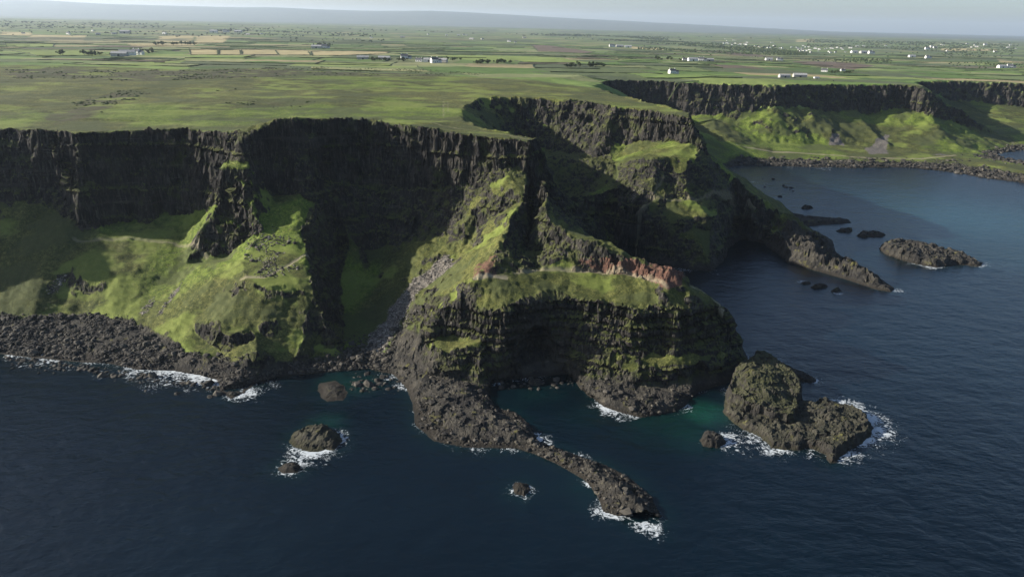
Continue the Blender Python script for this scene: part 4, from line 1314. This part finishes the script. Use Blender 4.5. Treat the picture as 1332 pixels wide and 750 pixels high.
def boxv(x0, x1, y0, y1, z0, z1):
    v = [(x0, y0, z0), (x1, y0, z0), (x1, y1, z0), (x0, y1, z0), (x0, y0, z1), (x1, y0, z1), (x1, y1, z1), (x0, y1, z1)]
    return v, [(0, 3, 2, 1), (4, 5, 6, 7), (0, 1, 5, 4), (1, 2, 6, 5), (2, 3, 7, 6), (3, 0, 4, 7)]


def joinm(lst):
    vs, fs = [], []
    for v, f in lst:
        b_ = len(vs); vs += list(v); fs += [tuple(i + b_ for i in q_) for q_ in f]
    return vs, fs


def house(w, d, h, rh, wall, roof, chim=True, wins=True, wing=False):
    r = bpy.data.objects.new('farmhouse' if chim else 'barn', None); col.objects.link(r)
    def body(x0, x1, y0, y1, hh, g):
        v = [(x0, y0, -1.5), (x1, y0, -1.5), (x1, y1, -1.5), (x0, y1, -1.5), (x0, y0, hh), (x1, y0, hh), (x1, y1, hh), (x0, y1, hh), (x0, (y0 + y1) / 2, hh + g), (x1, (y0 + y1) / 2, hh + g)]
        return v, [(0, 3, 2, 1), (0, 1, 5, 4), (2, 3, 7, 6), (1, 2, 6, 9, 5), (3, 0, 4, 8, 7), (4, 5, 9, 8), (6, 7, 8, 9)]
    def roofm(x0, x1, y0, y1, hh, g):
        e_, t_ = .35, .22; ym = (y0 + y1) / 2; sl_ = g / (ym - y0)
        v = []
        for xx in (x0 - e_, x1 + e_):
            v += [(xx, y0 - e_, hh - e_ * sl_ + .05), (xx, ym, hh + g + .05), (xx, y1 + e_, hh - e_ * sl_ + .05), (xx, y1 + e_, hh - e_ * sl_ + t_), (xx, ym, hh + g + t_), (xx, y0 - e_, hh - e_ * sl_ + t_)]
        return v, [(0, 1, 4, 5), (1, 2, 3, 4), (6, 11, 10, 7), (7, 10, 9, 8), (0, 6, 7, 1), (1, 7, 8, 2), (2, 8, 9, 3), (3, 9, 10, 4), (4, 10, 11, 5), (5, 11, 6, 0)]
    parts = [body(-w / 2, w / 2, -d / 2, d / 2, h, rh)]
    rl = [roofm(-w / 2, w / 2, -d / 2, d / 2, h, rh)]
    if wing:
        parts.append(body(w / 2 + .02, w / 2 + w * .5, -d * .4, d * .4, h * .7, rh * .75))
        rl.append(roofm(w / 2 + .4, w / 2 + w * .5, -d * .4, d * .4, h * .7, rh * .75))
    pymesh('wall', *joinm(parts), wall, r)
    pymesh('roof', *joinm(rl), roof, r)
    if chim:
        for sx_ in (-1, 1):
            pymesh('chimney', *boxv(sx_ * (w / 2 - 1) - .45, sx_ * (w / 2 - 1) + .45, -.45, .45, h + rh - .8, h + rh + 1.3), wall, r)
    if wins:
        for k_ in range(3):
            cx_ = -w / 2 + w * (k_ + .5) / 3
            if k_ == 1:
                pymesh('door', *boxv(cx_ - .6, cx_ + .6, -d / 2 - .08, -d / 2 + .05, 0, 2.1), GLASS, r)
            else:
                pymesh('window', *boxv(cx_ - .7, cx_ + .7, -d / 2 - .06, -d / 2 + .05, 1, 2.3), GLASS, r)
    else:
        pymesh('door', *boxv(-1.6, 1.6, -d / 2 - .08, -d / 2 + .05, 0, 3), GLASS, r)
    return r


PROTO = {}


def get_proto(kind):
    if kind not in PROTO:
        PROTO[kind] = [{'cottage': lambda: house(13, 7, 3.6, 3.2, WHITEW, SLATE, True, True), 'house': lambda: house(12, 8, 5.4, 3.0, WHITEW, SLATE, True, True, True),
                        'barn': lambda: house(22, 10, 4.5, 2.6, GREYW, TINR, False, False), 'whitebarn': lambda: house(20, 9, 4.2, 2.8, WHITEW, TINR, False, False)}[kind](), False]
    r, used_ = PROTO[kind]
    if not used_:
        PROTO[kind][1] = True
        return r
    c_ = r.copy(); col.objects.link(c_)
    for ch in list(r.children):
        d2 = ch.copy(); col.objects.link(d2); d2.parent = c_
    return c_


def put(kind, px, py, rz, sc_, label, group=None):
    p = ground_px(px, py)
    o = get_proto(kind)
    o.location = tuple(p); o.rotation_euler = (0, 0, R(rz)); o.scale = (sc_,) * 3
    o['label'] = label; o['category'] = 'barn' if 'barn' in kind else 'house'
    if group:
        o['group'] = group
    return o


put('house', 874, 96, 20, 1.05, 'white house with dark gabled roof standing alone in green fields above the cliffs')
put('cottage', 1072, 93.5, -25, 1.1, 'pale farmhouse beside dark trees inland of the far bay')
put('cottage', 1096, 93, 10, .9, 'small white house just right of the dark trees inland of the far bay')
put('barn', 1020, 101, 5, .9, 'low grey shed on green pasture near the far cliff top, left of the pair')
put('barn', 1040, 101, -5, 1.1, 'low grey shed on green pasture near the far cliff top, right of the pair')
put('whitebarn', 1062, 102.5, 12, .5, 'tiny white hut on pasture close to the far cliff edge')
put('whitebarn', 1000, 78.5, 4, 1.3, 'long white farm building on the open rise, left of the pair')
put('house', 1013, 79, -8, 1.25, 'white farmhouse on the open rise, right of the pair')
put('whitebarn', 901, 79.5, 10, 1.5, 'biggest white barn in the farm row behind the headland')
put('house', 912, 79.5, -10, 1.4, 'white house with wing in the middle of the farm row behind the headland')
put('barn', 922, 79.5, 6, 1.3, 'grey barn at the right of the farm row behind the headland')
put('cottage', 891, 79, 0, 1.2, 'white cottage at the left end of the farm row behind the headland')
put('house', 526, 77, 12, 1.4, 'white house at the left of the farms by the dark moor')
put('barn', 500, 78, 0, 1.2, 'grey barn among trees left of the farms by the dark moor')
put('barn', 472, 77.5, 12, 1.2, 'grey barn farthest left among trees by the dark moor')
put('whitebarn', 558, 80.5, 0, 1.2, 'bright white barn in the farm cluster by the dark moor')
put('house', 565, 81.5, 30, 1.3, 'white farmhouse in the cluster by the dark moor')
put('barn', 574, 81, -12, 1.2, 'grey barn right end of the farm cluster by the dark moor')
put('cottage', 545, 80, -12, 1.1, 'small cottage between the two white farm groups by the dark moor')
put('barn', 412, 63, 0, 1.6, 'pale barn in front of trees at the end of the tan stubble fields')
put('house', 422, 63, 10, 1.6, 'white house in front of trees beside the tan stubble fields')
put('whitebarn', 166, 72, 15, 1.7, 'pale shed in the left farmstead by the meadow')
put('barn', 156, 73.5, 5, 1.5, 'grey shed in the left farmstead by the meadow')
put('house', 178, 71, -15, 1.5, 'white farmhouse in the left farmstead by the meadow')
put('whitebarn', 278, 42.5, 5, 2.6, 'white shed in the hamlet behind the tan fields, left one')
put('house', 293, 42, 5, 2.4, 'white house in the hamlet behind the tan fields, middle one')
put('barn', 310, 42.5, -5, 2.4, 'grey barn in the hamlet behind the tan fields, right one')
put('barn', 163, 43.5, 5, 2.6, 'pale grey barn alone on the far left plain')
put('house', 795, 61, 5, 1.8, 'white house at the left end of the farm before the wood')
put('whitebarn', 817, 62, 0, 1.8, 'white barn at the right end of the farm before the wood')
put('barn', 806, 61.5, 10, 1.8, 'grey barn in the middle of the farm before the wood')
put('whitebarn', 1186, 74.5, 5, 1.6, 'pale barn at the left of the scattered farms on the right plain')
put('house', 1206, 76, 5, 1.6, 'white house at the right of the scattered farms on the right plain')
put('house', 1205, 64.5, 5, 2.0, 'white house at the near end of a long tan field on the right plain')
put('cottage', 1216, 63, 5, 2.2, 'white cottage next to the long tan field on the right plain')
put('whitebarn', 1303, 88.5, 10, 1.5, 'white barn near the right edge of the photo below the tan patch')
put('house', 1313, 88.5, -10, 1.5, 'white farmhouse near the right edge of the photo below the tan patch')
for px, py, k_, lab in ((1111, 69, 'whitebarn', 'pale long shed of the group past the brown field, left one'), (1123, 69.5, 'barn', 'grey shed of the group past the brown field, middle one'), (1132, 70, 'house', 'white house of the group past the brown field, right one'),
                        (1281, 59, 'house', 'white house far out on the right plain'), (1258, 58, 'cottage', 'tiny white cottage far out on the right plain')):
    put(k_, px, py, rng.uniform(-20, 20), 2.0, lab)
for _ in range(62):
    px = rng.uniform(935, 1100); py = np.interp(px, [935, 1040, 1100], [54, 64, 66]) + rng.normal(0, 2.2)
    put(random.choice(['house', 'cottage', 'whitebarn', 'house']), px, py, rng.uniform(-50, 50), rng.uniform(.6, 1.05), 'small white building of the distant village behind the headland', 'houses of the distant village')
for _ in range(38):
    px = rng.choice([rng.uniform(600, 700), rng.uniform(20, 600), rng.uniform(1100, 1330)]); py = 31 + px * .018 + rng.uniform(4, 14)
    put(random.choice(['house', 'cottage', 'barn', 'whitebarn']), px, py, rng.uniform(-50, 50), rng.uniform(.9, 1.4), 'tiny pale building scattered on the hazy far plain', 'buildings scattered on the far plain')

# trees: lumpy crowns of leaf-sized faces
def tree_proto(seed):
    r_ = np.random.default_rng(seed)
    root = bpy.data.objects.new('broadleaf_tree', None); col.objects.link(root)
    vs, fs = [], []
    n = 8
    for i, (zz, rr) in enumerate(((-.6, .42), (1.6, .3), (3.4, .2), (5.5, .08))):
        for j in range(n):
            a_ = 2 * math.pi * j / n
            vs.append((rr * math.cos(a_) + .1 * i * math.sin(seed), rr * math.sin(a_), zz))
    for i in range(3):
        for j in range(n):
            fs.append((i * n + j, i * n + (j + 1) % n, (i + 1) * n + (j + 1) % n, (i + 1) * n + j))
    pymesh('trunk', vs, fs, BARK, root)
    cl = [(r_.normal(0, 1.7), r_.normal(0, 1.7), 4.6 + r_.normal(0, 1.2), r_.uniform(1.3, 2.3)) for _ in range(9)]
    vs, fs = [], []
    for cx_, cy_, cz_q, rad in cl:
        for _ in range(70):
            d_q = r_.normal(0, 1, 3); d_q /= np.linalg.norm(d_q)
            p_ = np.array([cx_, cy_, cz_q]) + d_q * rad * r_.uniform(.6, 1.05)
            s_ = r_.uniform(.3, .6); u_ = np.cross(d_q, r_.normal(0, 1, 3)); u_ /= np.linalg.norm(u_); v_ = np.cross(d_q, u_) + .4 * d_q * r_.normal()
            b_ = len(vs); vs += [p_ - u_ * s_, p_ + v_ * s_, p_ + u_ * s_, p_ - v_ * s_]; fs.append((b_, b_ + 1, b_ + 2, b_ + 3))
    pymesh('crown', vs, fs, LEAF, root)
    return root


TP = [[tree_proto(k_), False] for k_ in (1, 2, 3)]


def plant(px, py, sc_, label, group):
    p = ground_px(px, py)
    e_ = random.choice(TP)
    if not e_[1]:
        e_[1] = True; o = e_[0]
    else:
        o = e_[0].copy(); col.objects.link(o)
        for ch in list(e_[0].children):
            d2 = ch.copy(); col.objects.link(d2); d2.parent = o
    o.location = (p[0], p[1], p[2] - .2); o.rotation_euler = (0, 0, random.uniform(0, 6.28)); o.scale = (sc_ * random.uniform(.9, 1.4), sc_ * random.uniform(.9, 1.4), sc_ * random.uniform(.8, 1.1))
    o['label'] = label; o['category'] = 'tree'; o['group'] = group


for (x0, x1, yc, jy, n, sc_, lab) in ((480, 600, 79, 1.0, 26, 1.0, 'dark tree among the white farms by the moor'), (405, 432, 60.5, .8, 9, 1.5, 'dark tree behind the house at the end of the tan fields'),
                                      (170, 200, 69, 1.0, 9, 1.3, 'dark tree clump right of the left farmstead'), (72, 160, 72, 1.2, 14, 1.2, 'dark tree in the line left of the left farmstead'),
                                      (200, 262, 58.5, .8, 16, 1.5, 'dark tree in the belt before the tan fields'), (275, 330, 41.5, .8, 12, 2.2, 'dark tree of the hamlet behind the tan fields'),
                                      (615, 665, 82.5, .8, 14, 1.2, 'dark tree in the row left of the green meadow centre'), (735, 800, 87, .8, 18, 1.1, 'dark tree in the row before the lone white house'),
                                      (850, 890, 78, .8, 8, 1.3, 'dark tree left of the farm row behind the headland'), (1074, 1120, 95, 1.2, 12, .9, 'dark tree beside the farmhouse inland of the far bay'),
                                      (910, 1010, 62, 1.5, 18, 1.7, 'dark tree along the near side of the distant village')):
    for _ in range(n):
        plant(rng.uniform(x0, x1), yc + rng.normal(0, jy * .6), sc_ * rng.uniform(.7, 1.2), lab, lab.replace('dark tree', 'trees'))

# hedgerows along the field borders
def inv_uv(u, v):
    ang = R(12)
    X = u * math.cos(ang) - v * math.sin(ang); Yq = u * math.sin(ang) + v * math.cos(ang)
    xx, yy = X.copy(), Yq.copy()
    for _ in range(14):
        xx = X - 110 * vn2(xx / 700, yy / 700, 301); yy = Yq - 110 * vn2(xx / 700, yy / 700, 303)
    return xx, yy


def hedge_mesh(xx, yy, wd, ht, seed):
    n = len(xx)
    zz = gz_at(xx, yy)
    tx = np.gradient(xx); ty = np.gradient(yy); l_ = np.hypot(tx, ty) + 1e-6; nx_, ny_ = -ty / l_, tx / l_
    prof = [(-.5, -.3), (-.55, .5), (-.3, .95), (.3, 1.0), (.55, .5), (.5, -.3)]
    rows = []
    for k_, (a_, b_) in enumerate(prof):
        j_ = 1 + .35 * vn2(xx / 3 + k_ * 7, yy / 3, seed); j2 = 1 + .45 * vn2(xx / 6 + k_ * 3, yy / 6, seed + 1)
        rows.append(np.stack([xx + nx_ * a_ * wd * j_, yy + ny_ * a_ * wd * j_, zz + b_ * ht * np.where(b_ > 0, j2, 1)], 1))
    VV = np.stack(rows, 1).reshape(-1, 3); m_ = len(prof)
    q_ = np.arange((n - 1))[:, None] * m_ + np.arange(m_ - 1)[None]
    q_ = q_.ravel()
    return VV, np.stack([q_, q_ + 1, q_ + 1 + m_, q_ + m_], 1)


segs = []
for r_i in range(3, 40):
    ra = np.array([r_i])
    off = float(_h(ra, ra * 0, ra * 0, 5)[0]) * 300
    rw = ROWW * (.6 + .9 * float(_h(ra, ra * 0 + 1, ra * 0, 6)[0]))
    for c_i in range(-30, 40):
        u0 = c_i * rw - off; v0 = r_i * ROWH
        hs = float(_h(ra, np.array([c_i]), ra * 0, 8)[0])
        for kind_ in (0, 1, 2):
            if kind_ == 0:
                u_ = np.linspace(u0, u0 + rw, int(rw / 5)); v_ = np.full(u_.shape, v0)
            elif kind_ == 1:
                v_ = np.linspace(v0, v0 + ROWH, int(ROWH / 5)); u_ = np.full(v_.shape, u0)
            else:
                if hs >= .45:
                    continue
                u_ = np.linspace(u0, u0 + rw, int(rw / 5)); v_ = np.full(u_.shape, v0 + ROWH / 2)
            xx, yy = inv_uv(u_, v_)
            if abs(xx.mean() / max(yy.mean(), 1)) > .76 or yy.mean() < 850 or yy.mean() > 4200:
                continue
            if farm_weight(xx, yy).mean() < .6 or fbm2(xx, yy, 90, 2, 307).mean() < -.05:
                continue
            if any(inside(np.array([xx.mean()]), np.array([yy.mean()]), p_)[0] for p_ in TANP + BRNP + LITP):
                continue
            segs.append((float(yy.mean()), xx, yy))
for p_ in TANP[:5] + LITP[:2] + BRNP[1:2]:
    P_ = np.array(p_)
    for k_ in range(len(P_)):
        a_, b_ = P_[k_], P_[(k_ + 1) % len(P_)]
        n_ = max(4, int(np.hypot(*(b_ - a_)) / 5))
        t_ = np.linspace(0, 1, n_)
        xx = a_[0] + (b_[0] - a_[0]) * t_; yy = a_[1] + (b_[1] - a_[1]) * t_
        segs.append((float(yy.mean()) * .7, xx, yy))
segs.sort(key=lambda t: t[0])
HV, HF, hb = [], [], 0
for k_, (_, xx, yy) in enumerate(segs):
    VV, FF = hedge_mesh(xx, yy, 1.9, 1.15, 900 + k_)
    if k_ < 250:
        c_ = VV.mean(0); c_[2] = VV[:, 2].min()
        o = mesh_obj('hedgerow', VV - c_, FF, {}, LEAF, True, None); o.location = tuple(c_)
        o['label'] = 'dark hedgerow dividing green fields on the plain'; o['category'] = 'hedge'; o['group'] = 'hedgerows between the fields'
    else:
        HV.append(VV); HF.append(FF + hb); hb += len(VV)
if HV:
    mesh_obj('distant_hedgerows', np.concatenate(HV), np.concatenate(HF), {}, LEAF, True, 'stuff')

# far woods and scrub that read as one mass
wp = []
for (x0, x1, yc0, yc1, jy, n) in ((690, 870, 40, 51, 2.0, 3000), (870, 1050, 52, 66, 1.5, 1500), (1050, 1320, 52, 60, 4, 1700), (830, 1160, 60, 76, 1.6, 900), (0, 440, 22, 27, 4, 900), (440, 700, 29, 33, 5, 1100),
                                  (700, 1332, 37, 52, 3, 1300), (0, 500, 33, 46, 4, 1200), (1230, 1332, 70, 78, 5, 250)):
    for _ in range(n):
        px = rng.uniform(x0, x1); py = yc0 + (yc1 - yc0) * (px - x0) / (x1 - x0) + rng.normal(0, jy)
        hor = 23.5 + .0218 * px - 6
        if py < hor + 9.5:
            continue
        p = at(px, py, 66)
        if p[1] > 14000 or p[1] < 1500:
            continue
        wp.append(p)
wp = np.array(wp)
dens = fbm2(wp[:, 0], wp[:, 1], 500, 3, 77)
wp = wp[dens > -.05]
wp[:, 2] = gz_at(wp[:, 0], wp[:, 1]) + 2
scatter('woodland', wp, np.clip(wp[:, 1] / 3000, .9, 3) * rng.uniform(2.2, 4.6, len(wp)), LEAF, .75, smooth=False, jit=.35)
# gorse and bracken clumps on the moor
w_ = (heath > .45) * (y > 560) * (y < 1400) * (z > 60) * y
ix = pick(w_, 2600)
keep_ = fbm2(x[ix], y[ix], 30, 3, 79) > .0
ix = ix[keep_]
scatter('gorse_scrub', V[ix], rng.uniform(.6, 1.9, len(ix)), LEAF, .6)


# ------------------------------------------------------------------ light
SUN_EL = R(21.5); SUN_AZ = R(3)       # the sun stands to the left, slightly behind the cliffs
sdir = Vector((-math.cos(SUN_AZ) * math.cos(SUN_EL), math.sin(SUN_AZ) * math.cos(SUN_EL), math.sin(SUN_EL)))
sl = bpy.data.lights.new('sun', 'SUN'); sl.energy = 5.0; sl.angle = R(.53); sl.color = (1, .93, .82)
so = bpy.data.objects.new('sun', sl); col.objects.link(so)
so.rotation_euler = sdir.to_track_quat('Z', 'Y').to_euler()
w = NT('World', True)
sk = w.n('ShaderNodeTexSky', sky_type='NISHITA', sun_disc=False, sun_elevation=SUN_EL, sun_rotation=math.atan2(sdir.x, sdir.y), altitude=100, air_density=.8, dust_density=1.5, ozone_density=2.2)
bg = w.n('ShaderNodeBackground'); bg.inputs[1].default_value = .076
w.l(sk.outputs[0], bg.inputs[0])
wo = w.n('ShaderNodeOutputWorld'); w.l(bg.outputs[0], wo.inputs[0])

# haze
def haze():
    x0, x1, y0, y1, z0, z1 = -48000, 48000, -1500, 46000, -40, 760
    vs = [(x, y, z) for z in (z0, z1) for y in (y0, y1) for x in (x0, x1)]
    fs = [(0, 2, 3, 1), (4, 5, 7, 6), (0, 1, 5, 4), (2, 6, 7, 3), (0, 4, 6, 2), (1, 3, 7, 5)]
    me = bpy.data.meshes.new('haze'); me.from_pydata(vs, [], fs)
    o = bpy.data.objects.new('haze', me); col.objects.link(o); o['kind'] = 'stuff'
    m = NT('haze_air')
    v = m.n('ShaderNodeVolumePrincipled')
    v.inputs['Color'].default_value = (.70, .84, 1, 1); v.inputs['Density'].default_value = 2.3e-5; v.inputs['Anisotropy'].default_value = .3
    out = m.n('ShaderNodeOutputMaterial'); m.l(v.outputs[0], out.inputs['Volume'])
    me.materials.append(m.m)


haze()

scn.view_settings.view_transform = 'Standard'
scn.view_settings.look = 'None'
scn.view_settings.exposure = 1.22
scn.view_settings.gamma = 1
scn.cycles.max_bounces = 4
scn.cycles.volume_bounces = 0
scn.cycles.use_denoising = True
